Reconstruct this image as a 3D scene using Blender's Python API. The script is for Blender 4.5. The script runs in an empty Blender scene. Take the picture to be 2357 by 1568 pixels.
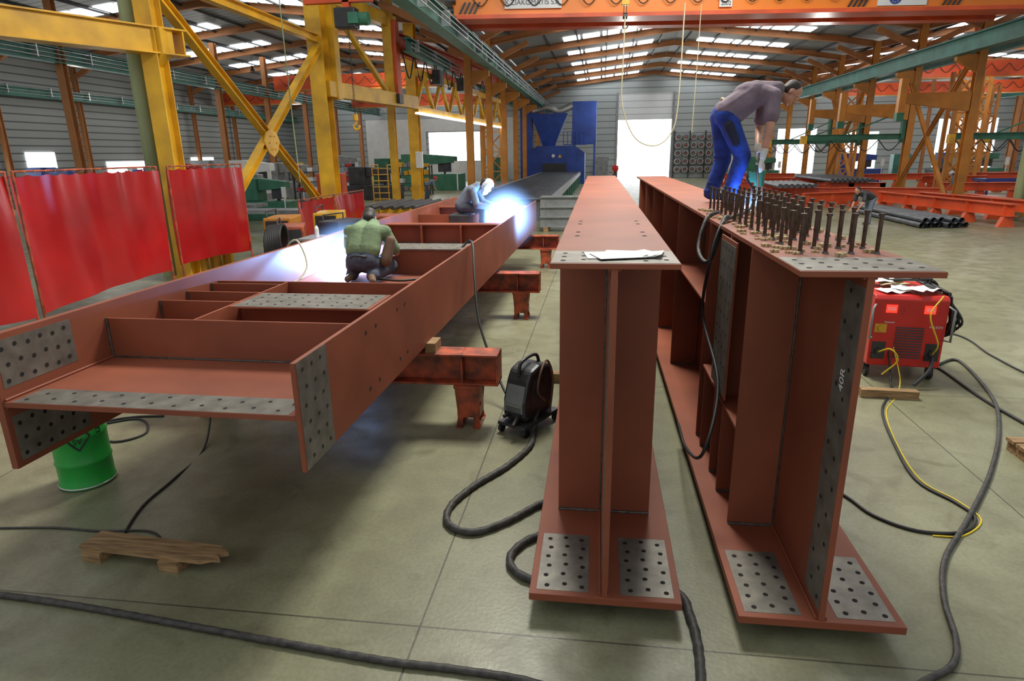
import bpy, math, random
from mathutils import Vector, Matrix, Euler
random.seed(7)
S=bpy.context.scene
COL=S.collection
V=Vector
# ---------------------------------------------------------------- materials
def nodes(m):
    m.use_nodes=True; nt=m.node_tree; nt.nodes.clear()
    return nt,nt.nodes,nt.links
def paint(name,col,rough=.5,metal=0.,var=.15,scale=3.,bump=0.,spec=.5,stretch=None,trans=0.,dirt=None):
    m=bpy.data.materials.new(name); nt,N,L=nodes(m)
    o=N.new('ShaderNodeOutputMaterial'); b=N.new('ShaderNodeBsdfPrincipled')
    L.new(b.outputs[0],o.inputs[0])
    b.inputs['Roughness'].default_value=rough; b.inputs['Metallic'].default_value=metal
    b.inputs['Specular IOR Level'].default_value=spec
    tc=N.new('ShaderNodeTexCoord'); mp=N.new('ShaderNodeMapping'); L.new(tc.outputs['Object'],mp.inputs[0])
    if stretch: mp.inputs['Scale'].default_value=stretch
    n=N.new('ShaderNodeTexNoise'); n.inputs['Scale'].default_value=scale; n.inputs['Detail'].default_value=6
    L.new(mp.outputs[0],n.inputs[0])
    r=N.new('ShaderNodeValToRGB'); r.color_ramp.elements[0].position=.3; r.color_ramp.elements[1].position=.72
    c=V(col); d=V(dirt) if dirt else c*(1-var*1.6)
    r.color_ramp.elements[0].color=(*d,1); r.color_ramp.elements[1].color=(*[min(1,x*(1+var)) for x in c],1)
    L.new(n.outputs[0],r.inputs[0]); L.new(r.outputs[0],b.inputs['Base Color'])
    if bump:
        bp=N.new('ShaderNodeBump'); bp.inputs['Strength'].default_value=bump; bp.inputs['Distance'].default_value=.02
        L.new(n.outputs[0],bp.inputs['Height']); L.new(bp.outputs[0],b.inputs['Normal'])
    if trans: b.inputs['Transmission Weight'].default_value=trans
    return m
def emis(name,col,st):
    m=bpy.data.materials.new(name); nt,N,L=nodes(m)
    o=N.new('ShaderNodeOutputMaterial'); e=N.new('ShaderNodeEmission')
    e.inputs[0].default_value=(*col,1); e.inputs[1].default_value=st; L.new(e.outputs[0],o.inputs[0]); return m
primer=paint('red_oxide_primer',(.275,.077,.038),.55,0,.17,1.3,.05,.35)
bare=paint('bare_steel',(.20,.185,.155),.45,.4,.22,9,.05)
weldm=paint('weld_steel',(.12,.11,.10),.4,.6,.3,25,.2)
hole=paint('hole_dark',(.012,.009,.008),.9,0,.1)
yellow=paint('yellow_paint',(.80,.44,.015),.4,0,.14,1.5,0,.5,None,0,(.52,.27,.02))
orange=paint('orange_paint',(.56,.22,.03),.5,0,.18,1.2)
redor=paint('red_orange_paint',(.68,.09,.022),.42,0,.16,1.2)
craneor=paint('crane_orange',(.88,.24,.02),.4,0,.08,.6)
redold=paint('worn_red_paint',(.50,.085,.028),.5,0,.25,7,.05,.5,None,0,(.10,.035,.02))
teal=paint('teal_paint',(.04,.18,.14),.5,0,.2,1.5)
green=paint('green_paint',(.02,.36,.05),.35,0,.12,3)
machgreen=paint('machine_green',(.04,.17,.10),.5,0,.2,2)
fadedgreen=paint('faded_green',(.30,.34,.16),.5,0,.2,2,0,.5,(1,1,.3))
blue=paint('blue_paint',(.02,.06,.30),.45,0,.2,1.5)
rafter=paint('rafter_orange',(.42,.17,.055),.6,0,.15,1)
darkst=paint('dark_steel',(.06,.06,.065),.5,.3,.3,3)
pipem=paint('pipe_steel',(.11,.115,.13),.4,.4,.3,3)
greyst=paint('grey_steel',(.28,.29,.29),.5,.3,.2,3)
black=paint('black_rubber',(.022,.022,.022),.55,0,.25,8)
blackp=paint('black_plastic',(.03,.03,.032),.35,0,.15,4)
hosem=paint('hose_sheath',(.055,.05,.045),.6,0,.35,22,.4)
white=paint('white_paint',(.75,.75,.73),.5,0,.05,2)
paper=paint('paper',(.82,.81,.78),.7,0,.04,6)
redbox=paint('machine_red',(.55,.018,.012),.35,0,.08,3)
woodm=paint('weathered_wood',(.34,.21,.10),.75,0,.3,5,.3,.3,(1,9,9))
beige=paint('ceramic_beige',(.62,.48,.27),.8,0,.2,20)
studm=paint('stud_steel',(.10,.065,.045),.4,.6,.3,14)
silver=paint('silver_steel',(.55,.56,.57),.3,.8,.1,3)
yelc=paint('yellow_cable',(.75,.55,.02),.5,0,.1)
ropem=paint('beige_rope',(.55,.47,.30),.8,0,.1)
skin=paint('skin',(.52,.25,.16),.5,0,.10,12)
hairm=paint('dark_hair',(.03,.02,.014),.6,0,.3,40,.3)
shirtp=paint('mauve_shirt',(.20,.15,.18),.85,0,.2,7,.7)
shirtg=paint('olive_shirt',(.19,.27,.14),.85,0,.18,7,.6)
greyw=paint('grey_workwear',(.15,.18,.23),.85,0,.2,6,.5)
bluew=paint('blue_workwear',(.014,.05,.33),.8,0,.40,6,.9)
navy=paint('navy_patch',(.010,.013,.035),.8,0,.2,5)
jeans=paint('denim',(.06,.07,.10),.85,0,.25,8,.4)
brown=paint('brown_leather',(.16,.09,.05),.7,0,.2,8)
glovem=paint('pale_glove',(.60,.55,.45),.85,0,.12,12,.2)
maskm=paint('mask_white',(.6,.62,.62),.3,0,.05)
redcurt=paint('red_vinyl',(.42,.010,.012),.25,0,.2,.8,.12,.6)
glass=paint('dark_glass',(.02,.03,.035),.12,0,.1)
redled=emis('red_led',(1,.05,.03),1.6)
day=emis('daylight',(.93,.97,1),4.2)
sky_m=emis('skylight_glow',(.93,.97,1),5.)
lampm=emis('lamp_glow',(1,.97,.9),5.)
arcm=emis('arc_blue',(.55,.75,1),90.)
def floor_mat():
    m=bpy.data.materials.new('concrete_floor'); nt,N,L=nodes(m)
    o=N.new('ShaderNodeOutputMaterial'); b=N.new('ShaderNodeBsdfPrincipled'); L.new(b.outputs[0],o.inputs[0])
    tc=N.new('ShaderNodeTexCoord')
    def noise(sc,det=8,dist=0):
        n=N.new('ShaderNodeTexNoise'); n.inputs['Scale'].default_value=sc; n.inputs['Detail'].default_value=det
        n.inputs['Distortion'].default_value=dist; L.new(tc.outputs['Object'],n.inputs[0]); return n
    def ramp(n,p0,c0,p1,c1):
        r=N.new('ShaderNodeValToRGB'); r.color_ramp.elements[0].position=p0; r.color_ramp.elements[0].color=(*c0,1)
        r.color_ramp.elements[1].position=p1; r.color_ramp.elements[1].color=(*c1,1); L.new(n.outputs[0],r.inputs[0]); return r
    def mul(a,c,f=1.):
        x=N.new('ShaderNodeMix'); x.data_type='RGBA'; x.blend_type='MULTIPLY'; x.inputs[0].default_value=f
        L.new(a,x.inputs[6]); L.new(c,x.inputs[7]); return x.outputs[2]
    n1=noise(.55,9,.4); n2=noise(3.2,10,.5); n3=noise(38,5); n4=noise(1.7,12,1.5)
    r1=ramp(n1,.3,(.205,.202,.118),.7,(.30,.295,.185))
    r2=ramp(n2,.34,(.76,.74,.70),.6,(1,1,1)); r3=ramp(n3,.3,(.84,.84,.84),.6,(1,1,1))
    r4=ramp(n4,.30,(.60,.57,.52),.40,(1,1,1))
    c=mul(r1.outputs[0],r2.outputs[0]); c=mul(c,r3.outputs[0]); c=mul(c,r4.outputs[0],.6)
    sp=N.new('ShaderNodeSeparateXYZ'); L.new(tc.outputs['Object'],sp.inputs[0])
    def joint(out,off,per):
        a=N.new('ShaderNodeMath'); a.operation='ADD'; a.inputs[1].default_value=off; L.new(out,a.inputs[0])
        p=N.new('ShaderNodeMath'); p.operation='PINGPONG'; p.inputs[1].default_value=per/2; L.new(a.outputs[0],p.inputs[0])
        l=N.new('ShaderNodeMath'); l.operation='GREATER_THAN'; l.inputs[1].default_value=.006; L.new(p.outputs[0],l.inputs[0]); return l.outputs[0]
    j1=joint(sp.outputs[0],.95+36,4.); j2=joint(sp.outputs[1],-2.87+40,4.)
    mm=N.new('ShaderNodeMath'); mm.operation='MINIMUM'; L.new(j1,mm.inputs[0]); L.new(j2,mm.inputs[1])
    ad=N.new('ShaderNodeMath'); ad.operation='MULTIPLY_ADD'; ad.inputs[1].default_value=.62; ad.inputs[2].default_value=.38; L.new(mm.outputs[0],ad.inputs[0])
    cc=N.new('ShaderNodeCombineColor'); 
    for i in range(3): L.new(ad.outputs[0],cc.inputs[i])
    c=mul(c,cc.outputs[0]); L.new(c,b.inputs['Base Color'])
    rr=ramp(n2,.3,(.46,.46,.46),.7,(.30,.30,.30)); L.new(rr.outputs[0],b.inputs['Roughness'])
    bp=N.new('ShaderNodeBump'); bp.inputs['Strength'].default_value=.12; bp.inputs['Distance'].default_value=.01
    L.new(n3.outputs[0],bp.inputs['Height']); L.new(bp.outputs[0],b.inputs['Normal'])
    return m
def stripe_mat(name,c0,c1,axis,per,width=.12):
    m=bpy.data.materials.new(name); nt,N,L=nodes(m)
    o=N.new('ShaderNodeOutputMaterial'); b=N.new('ShaderNodeBsdfPrincipled'); L.new(b.outputs[0],o.inputs[0])
    b.inputs['Roughness'].default_value=.55
    tc=N.new('ShaderNodeTexCoord'); sp=N.new('ShaderNodeSeparateXYZ'); L.new(tc.outputs['Object'],sp.inputs[0])
    p=N.new('ShaderNodeMath'); p.operation='PINGPONG'; p.inputs[1].default_value=per/2; L.new(sp.outputs[axis],p.inputs[0])
    d=N.new('ShaderNodeMath'); d.operation='DIVIDE'; d.inputs[1].default_value=per/2; L.new(p.outputs[0],d.inputs[0])
    r=N.new('ShaderNodeValToRGB'); r.color_ramp.elements[0].position=width; r.color_ramp.elements[0].color=(*c0,1)
    r.color_ramp.elements[1].position=width+.12; r.color_ramp.elements[1].color=(*c1,1); L.new(d.outputs[0],r.inputs[0])
    n=N.new('ShaderNodeTexNoise'); n.inputs['Scale'].default_value=.4; L.new(tc.outputs['Object'],n.inputs[0])
    x=N.new('ShaderNodeMix'); x.data_type='RGBA'; x.blend_type='MULTIPLY'; x.inputs[0].default_value=.3
    L.new(r.outputs[0],x.inputs[6]); L.new(n.outputs[0],x.inputs[7]); L.new(x.outputs[2],b.inputs['Base Color'])
    return m
concrete=floor_mat()
siding=stripe_mat('grey_siding',(.09,.10,.10),(.34,.36,.35),2,.42)
sidingv=stripe_mat('grey_siding_far',(.20,.22,.22),(.46,.50,.50),2,.6,.08)
deck=stripe_mat('roof_deck',(.10,.10,.10),(.30,.31,.31),1,.5)
shutter=stripe_mat('shutter_white',(.55,.57,.58),(.9,.92,.93),2,.6,.06)
# ---------------------------------------------------------------- mesh builder
class MB:
    def __init__(s): s.v=[];s.f=[];s.m=[];s.s=[]
    def add(s,vs,fs,mi=0,sm=False):
        o=len(s.v); s.v+= [V(p) for p in vs]; s.f+=[tuple(i+o for i in f) for f in fs]
        s.m+=[mi]*len(fs); s.s+=[sm]*len(fs); return s
    def bb(s,x0,x1,y0,y1,z0,z1,mi=0):
        return s.add([(x0,y0,z0),(x1,y0,z0),(x1,y1,z0),(x0,y1,z0),(x0,y0,z1),(x1,y0,z1),(x1,y1,z1),(x0,y1,z1)],
          [(0,3,2,1),(4,5,6,7),(0,1,5,4),(1,2,6,5),(2,3,7,6),(3,0,4,7)],mi)
    def box(s,c,d,R=None,mi=0):
        h=V(d)/2; vs=[]
        for z in(-1,1):
            for (x,y) in((-1,-1),(1,-1),(1,1),(-1,1)):
                p=V((x*h.x,y*h.y,z*h.z)); 
                if R: p=R@p
                vs.append(p+V(c))
        return s.add(vs,[(0,3,2,1),(4,5,6,7),(0,1,5,4),(1,2,6,5),(2,3,7,6),(3,0,4,7)],mi)
    def frame(s,p0,p1):
        d=(V(p1)-V(p0)); L=d.length; d.normalize()
        up=V((0,0,1)) if abs(d.z)<.95 else V((0,1,0))
        x=d.cross(up).normalized(); z=x.cross(d).normalized()
        return Matrix((x,d,z)).transposed(),L
    def beam(s,p0,p1,w,h,mi=0):
        R,L=s.frame(p0,p1); return s.box((V(p0)+V(p1))/2,(w,L,h),R,mi)
    def ibeam(s,p0,p1,w,h,t=.02,mi=0):
        R,L=s.frame(p0,p1); c=(V(p0)+V(p1))/2
        s.box(c+R@V((0,0,h/2-t/2)),(w,L,t),R,mi); s.box(c-R@V((0,0,h/2-t/2)),(w,L,t),R,mi)
        return s.box(c,(t,L,h-2*t),R,mi)
    def cyl(s,p0,p1,r0,r1=None,n=14,mi=0,caps=True,sm=True):
        r1=r0 if r1 is None else r1; R,L=s.frame(p0,p1); vs=[]
        for p,r in((V(p0),r0),(V(p1),r1)):
            for i in range(n):
                a=2*math.pi*i/n; vs.append(p+R@V((r*math.cos(a),0,r*math.sin(a))))
        s.add(vs,[((i+1)%n,i,n+i,n+(i+1)%n) for i in range(n)],mi,sm)
        if caps: s.add(vs,[tuple(range(n)),tuple(range(2*n-1,n-1,-1))],mi)
        return s
    def ell(s,c,r,R=None,mi=0,n=14,k=9):
        if not hasattr(r,'__len__'): r=(r,r,r)
        vs=[];fs=[]
        for j in range(1,k):
            t=math.pi*j/k
            for i in range(n):
                a=2*math.pi*i/n; p=V((r[0]*math.sin(t)*math.cos(a),r[1]*math.sin(t)*math.sin(a),r[2]*math.cos(t)))
                vs.append((R@p if R else p)+V(c))
        for p in (V((0,0,r[2])),V((0,0,-r[2]))): vs.append((R@p if R else p)+V(c))
        T=len(vs)-2
        for j in range(k-2):
            for i in range(n): fs.append((j*n+i,(j+1)*n+i,(j+1)*n+(i+1)%n,j*n+(i+1)%n))
        for i in range(n):
            fs.append((T,i,(i+1)%n)); fs.append((T+1,(k-2)*n+(i+1)%n,(k-2)*n+i))
        return s.add(vs,fs,mi,True)
    def cap(s,a,b,ra,rb=None,mi=0,n=12):
        rb=ra if rb is None else rb
        s.cyl(a,b,ra,rb,n,mi); s.ell(a,ra,None,mi,n,7); s.ell(b,rb,None,mi,n,7); return s
    def disc(s,c,nrm,r,mi=0,n=12):
        nrm=V(nrm).normalized(); u=nrm.orthogonal().normalized(); w=nrm.cross(u)
        return s.add([V(c)+u*r*math.cos(2*math.pi*i/n)+w*r*math.sin(2*math.pi*i/n) for i in range(n)],[tuple(range(n))],mi)
    def torus(s,c,nrm,R,r,mi=0,n=24,k=8):
        nrm=V(nrm).normalized(); u=nrm.orthogonal().normalized(); w=nrm.cross(u)
        return s.tube([V(c)+u*R*math.cos(2*math.pi*i/n)+w*R*math.sin(2*math.pi*i/n) for i in range(n+1)],r,k,mi,False)
    def tube(s,pts,r,n=8,mi=0,smooth=True,ripple=0.):
        P=[V(p) for p in pts]
        if smooth and len(P)>2:
            Q=[]
            E=[P[0]*2-P[1]]+P+[P[-1]*2-P[-2]]
            for i in range(1,len(E)-2):
                k=max(3,min(14,int((E[i+1]-E[i]).length/.05)))
                if (E[i+1]-E[i]).length>3: k=10
                for j in range(k):
                    t=j/k; a,b,c,d=E[i-1],E[i],E[i+1],E[i+2]
                    Q.append(.5*((2*b)+(c-a)*t+(2*a-5*b+4*c-d)*t*t+(3*b-a-3*c+d)*t**3))
            Q.append(P[-1]); P=Q
        vs=[];prev=None
        for i,p in enumerate(P):
            d=(P[min(i+1,len(P)-1)]-P[max(i-1,0)]).normalized()
            if prev is None: u=d.orthogonal().normalized()
            else:
                u=(prev-d*prev.dot(d)); u=u.normalized() if u.length>1e-6 else d.orthogonal().normalized()
            prev=u; w=d.cross(u); rr=r*(1+ripple*(1 if i%2 else -1))
            for q in range(n):
                a=2*math.pi*q/n; vs.append(p+u*rr*math.cos(a)+w*rr*math.sin(a))
        fs=[(i*n+q,i*n+(q+1)%n,(i+1)*n+(q+1)%n,(i+1)*n+q) for i in range(len(P)-1) for q in range(n)]
        s.add(vs,fs,mi,True)
        s.add(vs[:n],[tuple(range(n-1,-1,-1))],mi); s.add(vs[-n:],[tuple(range(n))],mi)
        return s
    def ext(s,prof,y0,y1,axis='y',mi=0):
        n=len(prof); vs=[]
        for t in(y0,y1):
            for a,b in prof: vs.append((a,t,b) if axis=='y' else ((t,a,b) if axis=='x' else (a,b,t)))
        return s.add(vs,[((i+1)%n,i,n+i,n+(i+1)%n) for i in range(n)]+[tuple(range(n)),tuple(range(2*n-1,n-1,-1))],mi)
def mk(mb,name,mats,parent=None,label=None,cat=None,kind=None,base=None,bev=0.,group=None,rot=None):
    if not isinstance(mats,(list,tuple)): mats=[mats]
    if parent is not None: base=V(parent['base']); 
    elif base is None:
        xs=[v.x for v in mb.v];ys=[v.y for v in mb.v];zs=[v.z for v in mb.v]
        base=V(((min(xs)+max(xs))/2,(min(ys)+max(ys))/2,min(zs)))
    base=V(base)
    me=bpy.data.meshes.new(name); me.from_pydata([v-base for v in mb.v],[],mb.f)
    for m in mats: me.materials.append(m)
    me.polygons.foreach_set('material_index',mb.m); me.polygons.foreach_set('use_smooth',mb.s); me.update()
    o=bpy.data.objects.new(name,me); COL.objects.link(o)
    if parent is not None: o.parent=parent
    else: o.location=base
    if rot: o.rotation_euler=rot
    if label: o['label']=label
    if cat: o['category']=cat
    if kind: o['kind']=kind
    if group: o['group']=group
    if bev:
        b=o.modifiers.new('bevel','BEVEL'); b.width=bev; b.segments=2; b.limit_method='ANGLE'
    return o
def root(name,label,cat,base,rot=None,group=None,local=False):
    o=bpy.data.objects.new(name,None); COL.objects.link(o); o.location=base; o.empty_display_size=.2
    o['base']=(0,0,0) if local else tuple(base)
    o['label']=label; o['category']=cat
    if rot: o.rotation_euler=rot
    if group: o['group']=group
    return o
def copy_tree(o,loc,rz=None,sc=None,label=None):
    n=o.copy(); COL.objects.link(n); n.location=loc
    if rz is not None: n.rotation_euler=(o.rotation_euler.x,o.rotation_euler.y,rz)
    if sc: n.scale=sc
    if label: n['label']=label
    for c in list(o.children):
        k=c.copy(); COL.objects.link(k); k.parent=n
        for g in list(c.children):
            h=g.copy(); COL.objects.link(h); h.parent=k
    return n
def text(body,size,loc,rot,mat,name,parent,ext=.001):
    cu=bpy.data.curves.new(name,'FONT'); cu.body=body; cu.size=size; cu.extrude=ext; cu.align_x='CENTER'; cu.align_y='CENTER'
    t=bpy.data.objects.new('tmp',cu); COL.objects.link(t); dg=bpy.context.evaluated_depsgraph_get()
    me=bpy.data.meshes.new_from_object(t.evaluated_get(dg)); bpy.data.objects.remove(t)
    o=bpy.data.objects.new(name,me); COL.objects.link(o); me.materials.clear(); me.materials.append(mat)
    o.parent=parent; o.location=V(loc)-V(parent['base']); o.rotation_euler=rot; return o
rd=math.radians
# ---------------------------------------------------------------- shell
XL,XR,YF=-32.,38.,66.
mk(MB().bb(XL-.5,XR+.5,-5,YF+1,-.2,0),'floor',concrete,kind='structure',base=(0,0,0))
mk(MB().bb(XL-.3,XL,6,YF+.3,0,9.3),'wall_side',siding,kind='structure',base=(XL,0,0))
mk(MB().bb(XR,XR+.3,10,YF+.3,0,9.3),'wall_opposite_side',siding,kind='structure',base=(XR,0,0))
m=MB(); hs=[(-17.5,-12.2,1.9,4.7),(1.5,6.6,0,7.9),(16.5,20.,.3,4.4),(22.5,25.5,.3,4.0),(30.5,35.5,0,5.0)]
x=XL
for a,b,c,d in hs:
    m.bb(x,a,YF,YF+.3,0,10); 
    if c>0: m.bb(a,b,YF,YF+.3,0,c)
    m.bb(a,b,YF,YF+.3,d,10); x=b
m.bb(x,XR,YF,YF+.3,0,10)
mk(m,'wall_far',sidingv,kind='structure',base=(0,YF,0))
k=1
for x0,x1,z0,z1 in((-17.5,-12.2,1.9,4.7),(16.5,20.,.3,4.4),(22.5,25.5,.3,4.)):
    mk(MB().bb(x0,x1,YF+.2,YF+.25,z0,z1),'window_%d'%k,day,kind='structure'); k+=1
mk(MB().bb(1.5,6.6,YF+.2,YF+.25,0,5.5),'door_1',day,kind='structure')
mk(MB().bb(1.5,6.6,YF+.02,YF+.12,5.5,7.9),'door_2',shutter,kind='structure',base=(0,YF,0))
mk(MB().bb(30.5,35.5,YF+.2,YF+.25,0,5.0),'door_3',day,kind='structure')
for y0,y1,z0,z1 in((27,30.5,0,2.6),(33,35,0,3.0),(39,43,0,2.4),(48,51,.2,2.6)):
    mk(MB().bb(XL+.02,XL+.06,y0,y1,z0,z1),'window_%d'%k,day,kind='structure'); k+=1
for y0,y1 in((32,36),(42,46),(52,56)):
    mk(MB().bb(XR-.06,XR-.02,y0,y1,.2,4.2),'window_%d'%k,day,kind='structure'); k+=1
mk(MB().bb(-24,-17.8,YF-.15,YF-.02,0,6).bb(-12,-8.6,YF-.15,YF-.02,0,6).bb(-17.8,-12,YF-.15,YF-.02,0,1.8).bb(-17.8,-12,YF-.15,YF-.02,4.8,6),'wall_partition',white,kind='structure')
FR=[65.7-5.7*i for i in range(8)]
def zr(x,c): return 9.85-.105*abs(x-c)
halls=[(-6.3,15.8,4.75),(-32,-6.3,-19.2),(15.8,38,26.9)]
mm=MB()
for a,b,c in halls:
    for s0,s1 in((a,c),(c,b)):
        z0,z1=zr(s0,c),zr(s1,c)
        mm.add([(s0,22,z0),(s1,22,z1),(s1,66.3,z1),(s0,66.3,z0),(s0,22,z0+.1),(s1,22,z1+.1),(s1,66.3,z1+.1),(s0,66.3,z0+.1)],
          [(0,3,2,1),(4,5,6,7),(0,1,5,4),(1,2,6,5),(2,3,7,6),(3,0,4,7)])
mk(mm,'ceiling',deck,kind='structure',base=(0,44,8))
tn=1
for a,b,c in halls:
    for y in FR:
        m=MB()
        pts=[(a+.1,zr(a,c)-.34),(a+2.2,zr(a+2.2,c)-.2),(c,zr(c,c)-.17),(b-2.2,zr(b-2.2,c)-.2),(b-.1,zr(b,c)-.34)]
        for p,q in zip(pts,pts[1:]):
            m.ibeam((p[0],y,p[1]),(q[0],y,q[1]),.26,.33,.03)
        m.beam((a+.2,y,zr(a,c)-1.3),(a+2.2,y,zr(a,c)-.4),.2,.25); m.beam((b-.2,y,zr(b,c)-1.3),(b-2.2,y,zr(b,c)-.4),.2,.25)
        mk(m,'trim_%d'%tn,rafter,kind='structure'); tn+=1
    m=MB(); x=a+1.2
    while x<b-1:
        m.bb(x-.04,x+.04,22,66,zr(x,c)-.13,zr(x,c)-.01); x+=1.75
    mk(m,'trim_%d'%tn,darkst,kind='structure'); tn+=1
wn=k
for a,b,c in halls:
    for y in FR[1:]:
        for s in(-1,1):
            m=MB(); cx=c+s*(4.3 if c>0 and c<10 else 5.)
            for i in range(5):
                xa=cx-2.9+i*1.17; xb=xa+1.0
                za,zb=zr(xa,c)-.03,zr(xb,c)-.03
                yy=y+3.9; ye=y+5.2
                m.add([(xa,yy,za),(xb,yy,zb),(xb,ye,zb),(xa,ye,za),(xa,yy,za-.02),(xb,yy,zb-.02),(xb,ye,zb-.02),(xa,ye,za-.02)],
                      [(0,1,2,3),(4,7,6,5),(0,4,5,1),(1,5,6,2),(2,6,7,3),(3,7,4,0)])
            mk(m,'window_%d'%wn,sky_m,kind='structure'); wn+=1
# ---------------------------------------------------------------- hall columns and runways
def hcol(x,y,h,mat,lab,w=.34,grp=None,bracket=0):
    r=root('steel_column',lab,'column',(x,y,0),group=grp)
    m=MB().bb(x-w/2,x+w/2,y-w/2,y-w/2+.03,0,h).bb(x-w/2,x+w/2,y+w/2-.03,y+w/2,0,h).bb(x-.015,x+.015,y-w/2+.03,y+w/2-.03,0,h)
    mk(m,'shaft',mat,r)
    mk(MB().bb(x-w*.8,x+w*.8,y-w*.8,y+w*.8,0,.03),'base_plate',mat,r)
    if bracket:
        mk(MB().ext([(x,5.5),(x+bracket,6.05),(x+bracket,6.28),(x,6.28)],y-.12,y+.12),'bracket',mat,r)
    return r
for y in FR[:7]:
    hcol(-6.3,y,8.5,orange,'orange steel hall column carrying crane rail',.32,'hall columns',1.0)
    hcol(15.8,y,8.5,orange,'orange steel hall column carrying crane rail',.32,'hall columns',-1.0)
for y in FR[1:8:1]:
    hcol(-22.4,y,8.9,rafter,'slim orange-brown steel column in side bay',.3,'side bay columns')
    hcol(33.5,y,8.6,rafter,'slim orange-brown steel column in side bay',.3,'side bay columns')
for y in FR[2:7:1]: hcol(24.3,y,8.9,rafter,'slim orange steel column in side bay',.2,'side bay columns')
for y in FR[1:7]:
    hcol(-31.6,y,8.2,rafter,'slim steel wall column beside grey siding',.25,'wall columns')
def runway(x,y0,y1,z,mat,lab,w=.4,h=.6):
    r=root('crane_runway',lab,'crane rail',(x,(y0+y1)/2,z))
    mk(MB().ibeam((x,y0,z+h/2),(x,y1,z+h/2),w,h,.04),'girder',mat,r)
    mk(MB().bb(x-.04,x+.04,y0,y1,z+h,z+h+.08),'rail',darkst,r)
    m=MB()
    for i in range(3): m.cyl((x+w*.75,y0,z+.15+.16*i),(x+w*.75,y1,z+.15+.16*i),.02,n=6)
    y=y0+1
    while y<y1: m.bb(x+w*.2,x+w*.8,y-.03,y+.03,z+.1,z+.55); y+=2.8
    mk(m,'conductor_line',silver if x<0 else darkst,r)
    return r
runway(-5.15,12,65.8,6.3,teal,'green-grey crane runway girder with conductor lines',.45,.65)
runway(14.65,12,65.8,6.2,teal,'teal crane runway girder along hall columns',.45,.65)
runway(-22.4,15,65.8,6.4,teal,'teal crane runway beam in side bay',.4,.6)
runway(-31.2,14,65.8,5.9,teal,'teal crane runway beam near siding wall',.3,.45)
runway(-7.6,26,65.8,6.4,teal,'teal runway beam on back of hall columns',.3,.5)
runway(17.1,14,65.8,6.5,teal,'teal runway beam on back of hall columns',.35,.55)
runway(33.,24,65.8,6.4,teal,'teal crane runway beam in side bay',.4,.6)
m=root('service_pipes','bundle of steel service pipes along crane runway','pipes',(-5.7,40,7.3))
for i,z in enumerate((7.35,7.6,7.85)): mk(MB().cyl((-5.75-.1*i,20,z),(-5.75-.1*i,65,z),.05,n=8),'pipe',silver if i!=1 else darkst,m)
# nave crane bridge
B=V((-5.1,23.3,7.0)); r=root('overhead_crane','orange double girder overhead travelling crane','crane',B,(0,0,rd(7)))
q=.34
mk(MB().bb(-5.1,14.6,23.0,23.75,6.66+q,6.70+q,0).bb(-5.1,14.6,23.08,23.67,6.70+q,8.2+q,0).bb(-5.1,14.6,23.0,23.75,8.2+q,8.24+q,0),'bridge_girder',craneor,r)
mk(MB().bb(-5.0,14.5,22.9,23.85,6.54+q,6.66+q),'bottom_flange',redor,r)
mk(MB().bb(-5.0,14.5,25.3,25.9,6.66+q,8.1+q),'bridge_girder',redor,r)
for x in(-5.15,14.65):
    mk(MB().box((x,24.4,7.2+q),(.35,3.6,.35)).cyl((x-.1,22.9,7.14),(x+.1,22.9,7.14),.10).cyl((x-.1,25.9,7.14),(x+.1,25.9,7.14),.10),'end_carriage',darkst,r)
m=MB(); x=-4.6
while x<14:
    m.tube([(x,22.97,7.62+q),(x+.2,22.95,7.15+q),(x+.45,22.95,6.92+q),(x+.7,22.95,7.15+q),(x+.9,22.97,7.62+q)],.018,5); x+=.9
m.cyl((-5,22.96,7.64+q),(14.5,22.96,7.64+q),.02,n=6)
mk(m,'festoon_cable',black,r)
mk(MB().bb(-3.35,-1.45,22.98,23.06,7.18,7.60),'name_board',white,r)
text('K.ZIAKOMATIS S.A.',.22,(-2.4,22.965,7.36),(math.pi/2,0,0),blackp,'name_lettering',r)
mk(MB().bb(3.78,4.2,22.98,23.06,7.12,7.5),'year_board',white,r)
text('2002',.17,(3.99,22.965,7.22),(math.pi/2,0,0),blackp,'year_lettering',r)
mk(MB().bb(9.0,10.6,22.98,23.06,7.06,7.55),'emblem_board',white,r)
mk(MB().disc((9.55,22.96,7.32),(0,-1,0),.22,0,28),'emblem_disc',blue,r)
m=MB()
for i in range(12): m.disc((9.55+.16*math.cos(i*math.pi/6),22.955,7.32+.16*math.sin(i*math.pi/6)),(0,-1,0),.02,0,6)
mk(m,'emblem_stars',yellow,r)
for x0 in(8.0,11.1,-4.9):
    for i in range(4): mk(MB().add([(x0+i*.16,22.99,7.04),(x0+.08+i*.16,22.99,7.04),(x0+.28+i*.16,22.99,7.4),(x0+.20+i*.16,22.99,7.4)],[(0,1,2,3)]),'hazard_stripe',blackp,r)
B=V((.62,22.2,6.2)); r=root('crane_hook','yellow and black crane hook block on steel rope','hook',B)
mk(MB().bb(.5,.74,22.1,22.3,6.92,7.5),'hoist_body',yellow,r,bev=.02)
mk(MB().cyl((.58,22.2,6.65),(.58,22.2,7.0),.012).cyl((.66,22.2,6.65),(.66,22.2,7.0),.012),'rope',darkst,r)
mk(MB().cyl((.55,22.2,6.62),(.69,22.2,6.62),.09).tube([(.62,22.2,6.56),(.62,22.2,6.42),(.56,22.2,6.32),(.62,22.2,6.25),(.70,22.2,6.3),(.71,22.2,6.37)],.022),'hook',blackp,r)
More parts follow.
